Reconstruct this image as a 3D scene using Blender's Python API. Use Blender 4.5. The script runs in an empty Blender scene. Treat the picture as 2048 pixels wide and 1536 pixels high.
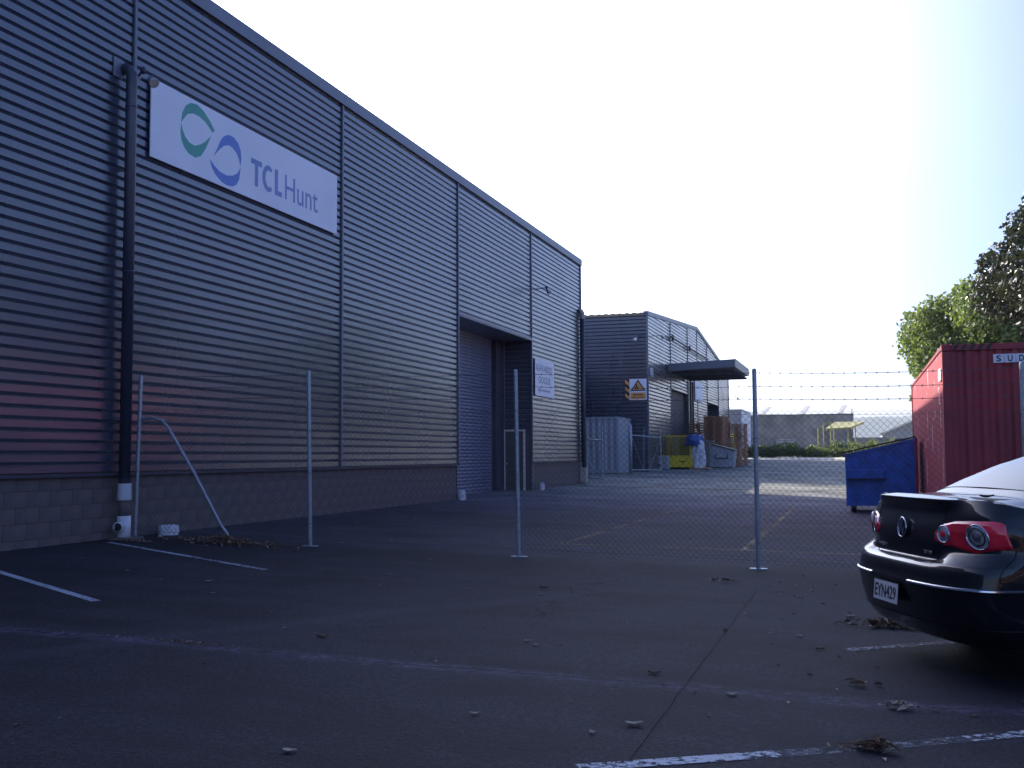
import bpy, math, random
from mathutils import Vector, Matrix
R = math.radians
random.seed(7)
scene = bpy.context.scene
COL = scene.collection

# ------------------------------------------------------------------ camera, sky, sun, exposure
CAM = Vector((0, 0, 1.36))
yaw, pitch, roll = R(17.74), math.atan(144 / 2160), math.atan(-0.006)
fw = Vector((-math.sin(yaw) * math.cos(pitch), math.cos(yaw) * math.cos(pitch), math.sin(pitch)))
r0 = Vector((math.cos(yaw), math.sin(yaw), 0)); u0 = r0.cross(fw)
rr = r0 * math.cos(roll) + u0 * math.sin(roll)
uu = -r0 * math.sin(roll) + u0 * math.cos(roll)
cd = bpy.data.cameras.new('camera'); cam = bpy.data.objects.new('camera', cd); COL.objects.link(cam)
m3 = Matrix((rr, uu, -fw)).transposed()
cam.matrix_world = Matrix.Translation(CAM) @ m3.to_4x4()
cd.sensor_width = 36; cd.lens = 36 * 2160 / 2048; cd.clip_start = .05; cd.clip_end = 8000
scene.camera = cam
SUN_AZ = (-math.cos(R(30)), math.sin(R(30)))        # towards the sun, over the warehouse roof
SUN_EL = R(26)
w = bpy.data.worlds.new('World'); scene.world = w; w.use_nodes = True
nt = w.node_tree; bg = nt.nodes['Background']
sky = nt.nodes.new('ShaderNodeTexSky'); sky.sky_type = 'NISHITA'; sky.sun_disc = False
sky.sun_elevation = SUN_EL; sky.sun_rotation = math.atan2(SUN_AZ[0], SUN_AZ[1])
sky.altitude = 0; sky.air_density = 1.0; sky.dust_density = 2.0; sky.ozone_density = 5.0
# thin bright haze that surrounds the sun, fading with the angle from it
geo = nt.nodes.new('ShaderNodeTexCoord'); dt = nt.nodes.new('ShaderNodeVectorMath'); dt.operation = 'DOT_PRODUCT'
nt.links.new(geo.outputs['Generated'], dt.inputs[0])
dt.inputs[1].default_value = (SUN_AZ[0] * math.cos(SUN_EL), SUN_AZ[1] * math.cos(SUN_EL), math.sin(SUN_EL))
au = nt.nodes.new('ShaderNodeMapRange'); au.interpolation_type = 'SMOOTHSTEP'
au.inputs[1].default_value = -.10; au.inputs[2].default_value = .95; au.inputs[3].default_value = 0; au.inputs[4].default_value = 1
nt.links.new(dt.outputs['Value'], au.inputs[0])
pw = nt.nodes.new('ShaderNodeMath'); pw.operation = 'POWER'; pw.inputs[1].default_value = 4.4; nt.links.new(au.outputs[0], pw.inputs[0])
cc_ = nt.nodes.new('ShaderNodeMix'); cc_.data_type = 'RGBA'; cc_.blend_type = 'ADD'; cc_.inputs[0].default_value = 1
sc_ = nt.nodes.new('ShaderNodeVectorMath'); sc_.operation = 'SCALE'; sc_.inputs[0].default_value = (21, 21.6, 22.6)
sx_ = nt.nodes.new('ShaderNodeSeparateXYZ'); nt.links.new(geo.outputs['Generated'], sx_.inputs[0])
lo = nt.nodes.new('ShaderNodeMapRange'); lo.interpolation_type = 'SMOOTHSTEP'; lo.inputs[1].default_value = .22; lo.inputs[2].default_value = .80; lo.inputs[3].default_value = 1; lo.inputs[4].default_value = .0
nt.links.new(sx_.outputs[2], lo.inputs[0])
ml = nt.nodes.new('ShaderNodeMath'); ml.operation = 'MULTIPLY'; nt.links.new(pw.outputs[0], ml.inputs[0]); nt.links.new(lo.outputs[0], ml.inputs[1])
nt.links.new(ml.outputs[0], sc_.inputs['Scale'])
tint = nt.nodes.new('ShaderNodeMix'); tint.data_type = 'RGBA'; tint.blend_type = 'MULTIPLY'; tint.inputs[0].default_value = 1
tint.inputs[7].default_value = (1.02, .95, 1.19, 1); nt.links.new(sky.outputs[0], tint.inputs[6])
nt.links.new(tint.outputs[2], cc_.inputs[6]); nt.links.new(sc_.outputs[0], cc_.inputs[7])
nt.links.new(cc_.outputs[2], bg.inputs[0]); bg.inputs[1].default_value = 0.12
sl = bpy.data.lights.new('sun', 'SUN'); sl.energy = 5.0; sl.angle = R(.53); sl.color = (1, .93, .80)
so = bpy.data.objects.new('sun', sl); COL.objects.link(so)
sd = Vector((SUN_AZ[0] * math.cos(SUN_EL), SUN_AZ[1] * math.cos(SUN_EL), math.sin(SUN_EL)))
so.rotation_euler = sd.to_track_quat('Z', 'Y').to_euler(); so.location = (-20, 20, 40)
vs = scene.view_settings; vs.view_transform = 'Standard'; vs.look = 'None'; vs.gamma = 1
vs.use_curve_mapping = False; vs.exposure = 0.9

# ------------------------------------------------------------------ materials
def mat(name, col, rough=.6, metal=0, var=.12, vscale=4, bump=0, bscale=40, coat=0, col2=None, spec=.5, stretch=None,
        edge=(.35, .65), rvar=0, trans=0, detail=4):
    m = bpy.data.materials.new(name); m.use_nodes = True
    t = m.node_tree; b = t.nodes['Principled BSDF']
    b.inputs['Roughness'].default_value = rough; b.inputs['Metallic'].default_value = metal
    b.inputs['Specular IOR Level'].default_value = spec
    b.inputs['Coat Weight'].default_value = coat; b.inputs['Coat Roughness'].default_value = .04
    tc = t.nodes.new('ShaderNodeTexCoord'); mp = t.nodes.new('ShaderNodeMapping')
    t.links.new(tc.outputs['Object'], mp.inputs[0])
    if stretch: mp.inputs['Scale'].default_value = stretch
    n = t.nodes.new('ShaderNodeTexNoise'); n.inputs['Scale'].default_value = vscale; n.inputs['Detail'].default_value = detail
    t.links.new(mp.outputs[0], n.inputs[0])
    r = t.nodes.new('ShaderNodeValToRGB'); t.links.new(n.outputs[0], r.inputs[0])
    c2 = col2 if col2 else tuple(min(1, c * (1 + var)) for c in col)
    c1 = col if col2 else tuple(c * (1 - var) for c in col)
    r.color_ramp.elements[0].color = (*c1, 1); r.color_ramp.elements[1].color = (*c2, 1)
    r.color_ramp.elements[0].position, r.color_ramp.elements[1].position = edge
    t.links.new(r.outputs[0], b.inputs['Base Color'])
    if rvar:
        mr = t.nodes.new('ShaderNodeMapRange'); mr.inputs['To Min'].default_value = rough - rvar
        mr.inputs['To Max'].default_value = rough + rvar; mr.inputs['From Min'].default_value = .3; mr.inputs['From Max'].default_value = .7
        t.links.new(n.outputs[0], mr.inputs[0]); t.links.new(mr.outputs[0], b.inputs['Roughness'])
    if bump:
        n2 = t.nodes.new('ShaderNodeTexNoise'); n2.inputs['Scale'].default_value = bscale; n2.inputs['Detail'].default_value = 5
        t.links.new(tc.outputs['Object'], n2.inputs[0])
        bp = t.nodes.new('ShaderNodeBump'); bp.inputs['Strength'].default_value = bump; bp.inputs['Distance'].default_value = .01
        t.links.new(n2.outputs[0], bp.inputs['Height']); t.links.new(bp.outputs[0], b.inputs['Normal'])
    if trans: b.inputs['Transmission Weight'].default_value = trans
    return m

M = {}
M['clad'] = mat('slate_coated_steel', (.046, .052, .084), .27, 0, .14, .35, rvar=.06, spec=1.0, stretch=(1, 1, .25), coat=.7)
M['clad'].node_tree.nodes['Principled BSDF'].inputs['Coat Roughness'].default_value = .22
def oilcan(m):
    t = m.node_tree; b = t.nodes['Principled BSDF']; tc = t.nodes['Texture Coordinate']; mp = t.nodes.new('ShaderNodeMapping')
    mp.inputs['Scale'].default_value = (1, .55, 5.0); t.links.new(tc.outputs['Object'], mp.inputs[0])
    n = t.nodes.new('ShaderNodeTexNoise'); n.inputs['Scale'].default_value = 1.0; n.inputs['Detail'].default_value = 1.5; t.links.new(mp.outputs[0], n.inputs[0])
    bp = t.nodes.new('ShaderNodeBump'); bp.inputs['Strength'].default_value = .5; bp.inputs['Distance'].default_value = .012
    t.links.new(n.outputs[0], bp.inputs['Height']); t.links.new(bp.outputs[0], b.inputs['Normal']); t.links.new(bp.outputs[0], b.inputs['Coat Normal'])
oilcan(M['clad'])
M['flash'] = mat('slate_folded_flashing', (.12, .135, .18), .38, 0, .08, .6, spec=.8)
M['block'] = mat('painted_blockwork', (.125, .102, .10), .75, 0, .18, 3, bump=.35, bscale=60)
M['mortar'] = mat('painted_mortar', (.11, .09, .088), .85, 0, .1, 5)
M['slat'] = mat('roller_shutter_steel', (.20, .21, .30), .32, .15, .12, 2, spec=.8)
M['dark'] = mat('dark_recess_paint', (.045, .045, .065), .6)
M['galv'] = mat('galvanised_steel', (.34, .38, .43), .42, .55, .15, 25, rvar=.08)
M['wire'] = mat('galvanised_wire', (.075, .08, .09), .55, .2, .2, 60)
M['pvcw'] = mat('white_plastic_pipe', (.62, .64, .68), .35, 0, .08, 3)
M['pvcd'] = mat('dark_painted_pipe', (.045, .048, .075), .38, 0, .15, 2, spec=.6)
M['cream'] = mat('cream_painted_steel', (.42, .40, .34), .5, 0, .15, 5)
M['signw'] = mat('white_sign_sheet', (.76, .78, .86), .45, 0, .04, .8)
M['signg'] = mat('green_sign_vinyl', (.05, .34, .26), .4, 0, .08, 2)
M['signb'] = mat('blue_sign_vinyl', (.10, .19, .55), .4, 0, .06, 2)
M['signt'] = mat('slate_blue_vinyl', (.17, .24, .52), .4, 0, .06, 2)
M['faded'] = mat('faded_grey_vinyl', (.36, .38, .46), .5, 0, .1, 6)
M['orange'] = mat('orange_sign_vinyl', (.85, .38, .10), .5, 0, .08, 6)
M['black'] = mat('black_paint', (.015, .015, .018), .5)
M['whitep'] = mat('white_rough_paint', (.60, .61, .64), .7, 0, .22, 14, bump=.5, bscale=30)
M['woodw'] = mat('flaking_white_frame_paint', (.80, .72, .64), .6, 0, .2, 18, col2=(.40, .30, .24), edge=(.6, .75))
M['doorp'] = mat('grey_brown_door_paint', (.10, .095, .085), .5, 0, .1, 4)
M['glasslamp'] = mat('floodlight_glass', (.55, .45, .38), .12, 0, .2, 8)
M['wconc'] = mat('pale_weathered_container_paint', (.34, .37, .42), .55, 0, .2, 3, col2=(.20, .15, .12), edge=(.62, .78), bump=.2)
M['redc'] = mat('faded_red_container_paint', (.30, .030, .040), .48, 0, .16, 1.5, bump=.06, bscale=20, rvar=.06)
M['redside_lit'] = mat('peeling_sunlit_red_paint', (.48, .10, .12), .5, 0, 0, 2.2, col2=(.60, .56, .54), edge=(.635, .655), stretch=(1, 2.2, .42), bump=.1)  # peeling side paint; base made paler, putting sunlight into the colour
M['bin'] = mat('scuffed_blue_bin_paint', (.012, .12, .50), .42, 0, .22, 5, rvar=.08, bump=.06, bscale=15)
M['lid'] = mat('black_plastic_lid', (.02, .02, .025), .5, 0, .2, 8)
M['rubber'] = mat('black_rubber', (.02, .02, .02), .8, 0, .15, 20)
M['yellow'] = mat('yellow_cage_paint', (.78, .60, .02), .45, 0, .15, 5, col2=(.35, .27, .04), edge=(.5, .8))
M['yellowf'] = mat('yellow_frame_paint', (.34, .31, .09), .5, 0, .15, 5)
M['tarpb'] = mat('blue_tarpaulin', (.03, .09, .34), .4, 0, .15, 6)
M['tarpw'] = mat('white_plastic_wrap', (.60, .62, .68), .35, 0, .15, 6)
M['palg'] = mat('grey_painted_steel_bin', (.36, .39, .43), .55, 0, .2, 5, bump=.1)
M['conc'] = mat('grey_cast_concrete', (.32, .33, .34), .85, 0, .2, 5, bump=.3)
M['pallet'] = mat('weathered_brown_timber', (.52, .27, .16), .8, 0, .35, 3, bump=.2)
M['bconc'] = mat('mottled_grey_blockwork', (.25, .235, .21), .85, 0, .28, .5, bump=.2)
M['lroof'] = mat('pale_roof_sheet', (.62, .62, .62), .45, 0, .06, .3)
M['kerbc'] = mat('pale_concrete_kerb', (.62, .57, .45), .8, 0, .1, 1.5)
M['hroof'] = mat('brown_roof_tile', (.26, .19, .14), .8, 0, .2, 1)
M['housew'] = mat('cream_house_wall', (.42, .40, .36), .8, 0, .1, .5)
M['trunk'] = mat('tree_bark', (.09, .07, .055), .9, 0, .3, 6, bump=.6, bscale=14)
M['ochre'] = mat('dull_grey_green_paint', (.17, .18, .17), .6, 0, .1, 2)

def leafmat(name, c1, c2, rough=.45, trl=.35):
    m = mat(name, c1, rough, col2=c2, vscale=1.1, edge=(.3, .7), detail=6, spec=.5)
    t = m.node_tree; b = t.nodes['Principled BSDF']; out = t.nodes['Material Output']
    tr = t.nodes.new('ShaderNodeBsdfTranslucent'); tr.inputs[0].default_value = (c2[0] * 1.5, c2[1] * 1.6, c2[2] * .8, 1)
    mx = t.nodes.new('ShaderNodeMixShader'); mx.inputs[0].default_value = trl
    t.links.new(b.outputs[0], mx.inputs[1]); t.links.new(tr.outputs[0], mx.inputs[2]); t.links.new(mx.outputs[0], out.inputs[0])
    return m
M['leafg'] = leafmat('bright_green_leaves', (.07, .105, .033), (.17, .215, .07), .5, .3)
M['leafd'] = leafmat('dark_glossy_leaves', (.022, .030, .018), (.05, .058, .035), .38, .15)
M['leafo'] = leafmat('olive_brown_leaves', (.06, .06, .025), (.13, .11, .05), .5, .3)
M['leafh'] = leafmat('hedge_leaves', (.02, .035, .012), (.12, .16, .045), .5, .25)
M['leafy'] = leafmat('yellow_green_plant_leaves', (.14, .17, .04), (.22, .24, .07), .5, .3)
M['dead'] = mat('dry_brown_leaf', (.10, .055, .03), .8, 0, .4, 30, col2=(.22, .14, .08))
M['deadp'] = mat('pale_dry_leaf', (.50, .42, .32), .75, 0, .2, 30, col2=(.36, .27, .19))

def asphalt():
    m = bpy.data.materials.new('worn_asphalt'); m.use_nodes = True; t = m.node_tree; L = t.links.new
    b = t.nodes['Principled BSDF']; b.inputs['Roughness'].default_value = .82; b.inputs['Specular IOR Level'].default_value = .35
    tc = t.nodes.new('ShaderNodeTexCoord'); sp = t.nodes.new('ShaderNodeSeparateXYZ'); L(tc.outputs['Object'], sp.inputs[0])
    def noise(s, d=4, dist=0, src=None):
        n = t.nodes.new('ShaderNodeTexNoise'); n.inputs['Scale'].default_value = s; n.inputs['Detail'].default_value = d
        n.inputs['Distortion'].default_value = dist; L(src if src else tc.outputs['Object'], n.inputs[0]); return n.outputs[0]
    def mth(op, a, bb=None, c=None):
        n = t.nodes.new('ShaderNodeMath'); n.operation = op
        for i, v in enumerate((a, bb, c)):
            if v is None: continue
            if isinstance(v, (int, float)): n.inputs[i].default_value = v
            else: L(v, n.inputs[i])
        return n.outputs[0]
    def ss(v, a, bb, lo=0, hi=1):
        n = t.nodes.new('ShaderNodeMapRange'); n.interpolation_type = 'SMOOTHSTEP'; L(v, n.inputs[0])
        n.inputs[1].default_value = a; n.inputs[2].default_value = bb; n.inputs[3].default_value = lo; n.inputs[4].default_value = hi
        return n.outputs[0]
    X, Y = sp.outputs[0], sp.outputs[1]
    big = noise(.45, 5, .6); mid = noise(2.2, 6, .4); fine = noise(38, 3); grit = noise(120, 2)
    mp = t.nodes.new('ShaderNodeMapping'); mp.inputs['Scale'].default_value = (.35, 3.0, 1); L(tc.outputs['Object'], mp.inputs[0])
    streak = noise(1.0, 5, .2, mp.outputs[0])
    v = mth('ADD', mth('MULTIPLY', big, .45), mth('ADD', mth('MULTIPLY', mid, .25), mth('MULTIPLY', streak, .3)))
    base = ss(v, .34, .66, .007, .021)
    base = mth('MULTIPLY', base, ss(fine, .3, .7, .45, 1.65))
    base = mth('MULTIPLY', base, ss(grit, .35, .65, .45, 1.7))
    # older, paler yard behind the fence; sunlight and sheen also painted into it
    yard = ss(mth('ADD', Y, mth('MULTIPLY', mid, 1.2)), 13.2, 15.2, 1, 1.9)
    far = ss(Y, 18, 42, 1.15, 8.5)  # colour raised with distance to brighten the sunlit strip
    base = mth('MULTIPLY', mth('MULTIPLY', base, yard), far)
    # worn pale seam across the car park, with a crack in it
    wob = mth('ADD', mth('MULTIPLY', noise(.5, 3), .30), mth('MULTIPLY', noise(3, 4), .07))
    dy = mth('ABSOLUTE', mth('SUBTRACT', mth('ADD', Y, wob), 6.33 + .175))
    wear = mth('MULTIPLY', ss(dy, .02, .18, 1, 0), ss(noise(4, 6), .3, .62, .25, 1))
    wear = mth('MULTIPLY', wear, mth('MULTIPLY', ss(grit, .42, .58, .3, 1), ss(noise(14, 5), .38, .58, .25, 1)))
    base = mth('ADD', base, mth('MULTIPLY', wear, .10))
    crk = mth('MULTIPLY', ss(dy, .004, .011, 1, 0), ss(noise(.9, 3), .42, .5, 0, 1))
    # second diagonal wear ridge on the left
    d2 = mth('ABSOLUTE', mth('SUBTRACT', mth('ADD', mth('MULTIPLY', X, .86), mth('MULTIPLY', Y, -.5)), mth('ADD', -7.45, mth('MULTIPLY', noise(1.2, 3), .5))))
    base = mth('ADD', base, mth('MULTIPLY', mth('MULTIPLY', ss(d2, .02, .25, 1, 0), ss(Y, 9.5, 10.5, 1, 0)), .014))
    # straight saw-cut running along the yard
    dx = mth('ABSOLUTE', mth('SUBTRACT', mth('ADD', X, mth('MULTIPLY', noise(2.5, 3), .03)), -.970))
    cut = mth('MULTIPLY', ss(dx, .006, .013, 1, 0), ss(Y, 10.4, 11.2, 1, 0))
    # wandering crack
    d3 = mth('ABSOLUTE', mth('SUBTRACT', mth('ADD', X, mth('MULTIPLY', noise(1.1, 5), 1.6)), -1.75))
    c3 = mth('MULTIPLY', mth('MULTIPLY', ss(d3, .006, .02, 1, 0), ss(Y, 8.0, 8.6)), ss(Y, 11.2, 11.8, 1, 0))
    d4 = mth('ABSOLUTE', mth('SUBTRACT', mth('ADD', Y, mth('MULTIPLY', noise(.8, 5), .7)), 10.3))
    c4 = mth('MULTIPLY', mth('MULTIPLY', ss(d4, .005, .016, 1, 0), ss(noise(.6, 2), .47, .55)), .7)
    cr = mth('MAXIMUM', mth('MAXIMUM', crk, cut), mth('MAXIMUM', c3, c4))
    base = mth('MULTIPLY', base, mth('SUBTRACT', 1, mth('MULTIPLY', cr, .6)))
    stn = mth('MULTIPLY', ss(noise(.85, 3, .3), .56, .68), ss(noise(5, 4), .3, .6, .5, 1))
    base = mth('MULTIPLY', base, mth('SUBTRACT', 1, mth('MULTIPLY', stn, .38)))
    # darker patchy band along the fence foot
    st = mth('MULTIPLY', ss(mth('ABSOLUTE', mth('SUBTRACT', Y, 12.5)), .1, .9, 1, 0), ss(noise(1.3, 4), .3, .6, .2, 1))
    base = mth('MULTIPLY', base, mth('SUBTRACT', 1, mth('MULTIPLY', st, .35)))
    cc = t.nodes.new('ShaderNodeCombineColor')
    L(mth('MULTIPLY', base, .95), cc.inputs[0]); L(mth('MULTIPLY', base, ss(Y, 20, 40, .87, .95)), cc.inputs[1]); L(mth('MULTIPLY', base, ss(Y, 20, 40, 1.27, .82)), cc.inputs[2])  # far yard tinted warm, sunlight put into its colour
    L(cc.outputs[0], b.inputs['Base Color'])
    bp = t.nodes.new('ShaderNodeBump'); bp.inputs['Strength'].default_value = .8; bp.inputs['Distance'].default_value = .008
    L(mth('SUBTRACT', mth('ADD', grit, mth('MULTIPLY', fine, .8)), mth('MULTIPLY', cr, 2.0)), bp.inputs['Height']); L(bp.outputs[0], b.inputs['Normal'])
    return m
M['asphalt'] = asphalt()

def wornpaint(name, col, lo, hi, strength=1):
    m = bpy.data.materials.new(name); m.use_nodes = True; t = m.node_tree; L = t.links.new
    b = t.nodes['Principled BSDF']; b.inputs['Base Color'].default_value = (*col, 1); b.inputs['Roughness'].default_value = .75
    tc = t.nodes.new('ShaderNodeTexCoord')
    n = t.nodes.new('ShaderNodeTexNoise'); n.inputs['Scale'].default_value = 24; n.inputs['Detail'].default_value = 9; n.inputs['Roughness'].default_value = .72
    n3 = t.nodes.new('ShaderNodeTexNoise'); n3.inputs['Scale'].default_value = .8; n3.inputs['Detail'].default_value = 2
    L(tc.outputs['Object'], n.inputs[0]); L(tc.outputs['Object'], n3.inputs[0])
    ad = t.nodes.new('ShaderNodeMath'); ad.operation = 'MULTIPLY_ADD'; L(n3.outputs[0], ad.inputs[0]); ad.inputs[1].default_value = .5; L(n.outputs[0], ad.inputs[2])
    mr = t.nodes.new('ShaderNodeMapRange'); L(ad.outputs[0], mr.inputs[0]); mr.inputs[1].default_value = lo; mr.inputs[2].default_value = hi; mr.inputs[4].default_value = strength
    tr = t.nodes.new('ShaderNodeBsdfTransparent'); mx = t.nodes.new('ShaderNodeMixShader')
    L(mr.outputs[0], mx.inputs[0]); L(tr.outputs[0], mx.inputs[1]); L(b.outputs[0], mx.inputs[2]); L(mx.outputs[0], t.nodes['Material Output'].inputs[0])
    return m
M['linew'] = wornpaint('worn_white_road_paint', (.42, .45, .50), .58, .82)
M['linewp'] = wornpaint('flaked_white_road_paint', (.50, .53, .56), .70, .80)
M['linef'] = wornpaint('faint_white_road_paint', (.40, .42, .45), .66, .95, .8)
M['liney'] = wornpaint('worn_yellow_road_paint', (.36, .25, .11), .44, .88, .72)

# ------------------------------------------------------------------ mesh helpers
def tag(o, label=None, cat=None, group=None, kind=None):
    if label: o['label'] = label
    if cat: o['category'] = cat
    if group: o['group'] = group
    if kind: o['kind'] = kind
    return o

def empty(name, loc=(0, 0, 0), rz=0, label=None, cat=None, group=None, kind=None):
    o = bpy.data.objects.new(name, None); COL.objects.link(o); o.location = loc; o.rotation_euler = (0, 0, rz)
    o.empty_display_size = .2
    return tag(o, label, cat, group, kind)

def root_of(o):
    while o.parent: o = o.parent
    return o

class MB:
    def __init__(s): s.v = []; s.f = []
    def add(s, vs, fs):
        n = len(s.v); s.v += [tuple(p) for p in vs]; s.f += [tuple(i + n for i in f) for f in fs]; return s
    def box(s, x0, x1, y0, y1, z0, z1):
        v = [(x, y, z) for z in (z0, z1) for y in (y0, y1) for x in (x0, x1)]
        return s.add(v, [(0, 2, 3, 1), (4, 5, 7, 6), (0, 1, 5, 4), (2, 6, 7, 3), (0, 4, 6, 2), (1, 3, 7, 5)])
    def bbox(s, x0, x1, y0, y1, z0, z1, b=.01):
        # box with chamfered vertical faces (all edges)
        xs, ys, zs = (x0, x1), (y0, y1), (z0, z1); v = []; idx = {}
        for i in (0, 1):
            for j in (0, 1):
                for k in (0, 1):
                    sx, sy, sz = (1 - 2 * i) * b, (1 - 2 * j) * b, (1 - 2 * k) * b
                    idx[i, j, k] = len(v)
                    v += [(xs[i], ys[j] + sy, zs[k] + sz), (xs[i] + sx, ys[j], zs[k] + sz), (xs[i] + sx, ys[j] + sy, zs[k])]
        f = []; I = idx
        for i in (0, 1): f.append([I[i, 0, 0], I[i, 1, 0], I[i, 1, 1], I[i, 0, 1]][::(-1 if i == 0 else 1)])
        for j in (0, 1): f.append([I[0, j, 0] + 1, I[1, j, 0] + 1, I[1, j, 1] + 1, I[0, j, 1] + 1][::(1 if j == 0 else -1)])
        for k in (0, 1): f.append([I[0, 0, k] + 2, I[1, 0, k] + 2, I[1, 1, k] + 2, I[0, 1, k] + 2][::(-1 if k == 0 else 1)])
        for i in (0, 1):
            for j in (0, 1): f.append([I[i, j, 0], I[i, j, 1], I[i, j, 1] + 1, I[i, j, 0] + 1])
        for i in (0, 1):
            for k in (0, 1): f.append([I[i, 0, k], I[i, 1, k], I[i, 1, k] + 2, I[i, 0, k] + 2])
        for j in (0, 1):
            for k in (0, 1): f.append([I[0, j, k] + 1, I[1, j, k] + 1, I[1, j, k] + 2, I[0, j, k] + 2])
        for key in I: f.append([I[key], I[key] + 1, I[key] + 2])
        return s.add(v, f)
    def tube(s, pts, r, n=8, caps=True, closed=False):
        pts = [Vector(p) for p in pts]; rings = []; N = len(pts)
        for i, p in enumerate(pts):
            a = pts[max(i - 1, 0)] if not closed else pts[i - 1]; b = pts[min(i + 1, N - 1)] if not closed else pts[(i + 1) % N]
            t = (b - a).normalized(); up = Vector((0, 0, 1)) if abs(t.z) < .9 else Vector((1, 0, 0))
            if i and rings: 
                up = prev
            e1 = (up - t * up.dot(t)).normalized(); e2 = t.cross(e1); prev = e1
            rad = r[i] if isinstance(r, (list, tuple)) else r
            rings.append([p + (e1 * math.cos(2 * math.pi * k / n) + e2 * math.sin(2 * math.pi * k / n)) * rad for k in range(n)])
        v = [q for rg in rings for q in rg]; f = []
        for i in range(N if closed else N - 1):
            a, b = i * n, ((i + 1) % N) * n
            for k in range(n): f.append((a + k, a + (k + 1) % n, b + (k + 1) % n, b + k))
        if caps and not closed: f.append(tuple(range(n))[::-1]); f.append(tuple(range((N - 1) * n, N * n)))
        return s.add(v, f)
    def bar(s, a, b, w, h=None):
        h = h or w; a, b = Vector(a), Vector(b); t = (b - a).normalized()
        up = Vector((0, 0, 1)) if abs(t.z) < .95 else Vector((0, 1, 0))
        e1 = t.cross(up).normalized() * w / 2; e2 = e1.normalized().cross(t) * h / 2
        v = [p + x * e1 + y * e2 for p in (a, b) for x, y in ((-1, -1), (1, -1), (1, 1), (-1, 1))]
        return s.add(v, [(0, 3, 2, 1), (4, 5, 6, 7), (0, 1, 5, 4), (1, 2, 6, 5), (2, 3, 7, 6), (3, 0, 4, 7)])
    def poly(s, pts, d):
        # prism: polygon pts (3D), extruded by vector d
        d = Vector(d); n = len(pts); pts = [Vector(p) for p in pts]
        v = pts + [p + d for p in pts]
        f = [tuple(range(n))[::-1], tuple(range(n, 2 * n))] + [(i, (i + 1) % n, (i + 1) % n + n, i + n) for i in range(n)]
        return s.add(v, f)
    def grid(s, rows, close=False):
        n = len(rows[0]); v = [p for r_ in rows for p in r_]; f = []
        for i in range(len(rows) - 1):
            for k in range(n - (0 if close else 1)):
                k2 = (k + 1) % n
                f.append((i * n + k, i * n + k2, (i + 1) * n + k2, (i + 1) * n + k))
        return s.add(v, f)
    def lathe(s, prof, c, axis='z', n=16):
        rows = []
        for r_, h in prof:
            row = []
            for k in range(n):
                a = 2 * math.pi * k / n; x, y = r_ * math.cos(a), r_ * math.sin(a)
                p = {'z': (x, y, h), 'x': (h, x, y), 'y': (x, h, y)}[axis]
                row.append((c[0] + p[0], c[1] + p[1], c[2] + p[2]))
            rows.append(row)
        return s.grid(rows, True)
    def mesh(s, name, m=None, off=(0, 0, 0), smooth=False):
        me = bpy.data.meshes.new(name)
        me.from_pydata([(p[0] - off[0], p[1] - off[1], p[2] - off[2]) for p in s.v], [], s.f)
        if m: me.materials.append(m)
        if smooth:
            for p in me.polygons: p.use_smooth = True
        me.update(); return me
    def build(s, name, m, parent=None, smooth=False, local=False, fixn=False):
        off = (0, 0, 0)
        if parent and not local: off = root_of(parent).location
        me = s.mesh(name, m, off, smooth)
        if fixn:
            import bmesh
            bm = bmesh.new(); bm.from_mesh(me); bmesh.ops.recalc_face_normals(bm, faces=bm.faces); bm.to_mesh(me); bm.free()
        o = bpy.data.objects.new(name, me); COL.objects.link(o); o.parent = parent
        return o

def top(name, mb, m, base, label, cat, group=None, kind=None, smooth=False, fixn=False):
    """a top-level thing that is one mesh, with its origin at its base"""
    me = mb.mesh(name, m, base, smooth); 
    if fixn:
        import bmesh
        bm = bmesh.new(); bm.from_mesh(me); bmesh.ops.recalc_face_normals(bm, faces=bm.faces); bm.to_mesh(me); bm.free()
    o = bpy.data.objects.new(name, me); COL.objects.link(o); o.location = base
    return tag(o, label, cat, group, kind)

def dup(o, loc, rz=0, label=None, scale=None):
    c = o.copy(); COL.objects.link(c); c.location = loc; c.rotation_euler = (0, 0, rz)
    if label: c['label'] = label
    if scale: c.scale = scale
    for ch in list(o.children):
        d = ch.copy(); COL.objects.link(d); d.parent = c
        for g in list(ch.children):
            e = g.copy(); COL.objects.link(e); e.parent = d
    return c

def textmesh(body, O, rv, uv, wd, ht, m, name, parent, bold=0, thick=.004, local=False):
    cu = bpy.data.curves.new('t', 'FONT'); cu.body = body; cu.size = 1; cu.offset = bold; cu.resolution_u = 3
    ob = bpy.data.objects.new('t', cu); COL.objects.link(ob)
    dg = bpy.context.evaluated_depsgraph_get(); me = bpy.data.meshes.new_from_object(ob.evaluated_get(dg))
    bpy.data.objects.remove(ob)
    xs = [v.co.x for v in me.vertices]; ys = [v.co.y for v in me.vertices]
    x0, x1, y0, y1 = min(xs), max(xs), min(ys), max(ys)
    O, rv, uv = Vector(O), Vector(rv).normalized(), Vector(uv).normalized(); nv = rv.cross(uv)
    off = Vector((0, 0, 0)) if (local or not parent) else root_of(parent).location
    for v in me.vertices:
        a = (v.co.x - x0) / (x1 - x0) * wd; b = (v.co.y - y0) / (y1 - y0) * ht
        v.co = O + rv * a + uv * b - off
    import bmesh
    bm = bmesh.new(); bm.from_mesh(me)
    r_ = bmesh.ops.extrude_face_region(bm, geom=list(bm.faces))
    for g in r_['geom']:
        if isinstance(g, bmesh.types.BMVert): g.co += nv * thick
    bmesh.ops.recalc_face_normals(bm, faces=bm.faces); bm.to_mesh(me); bm.free()
    me.materials.clear(); me.materials.append(m)
    o = bpy.data.objects.new(name, me); COL.objects.link(o); o.parent = parent
    return o

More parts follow.
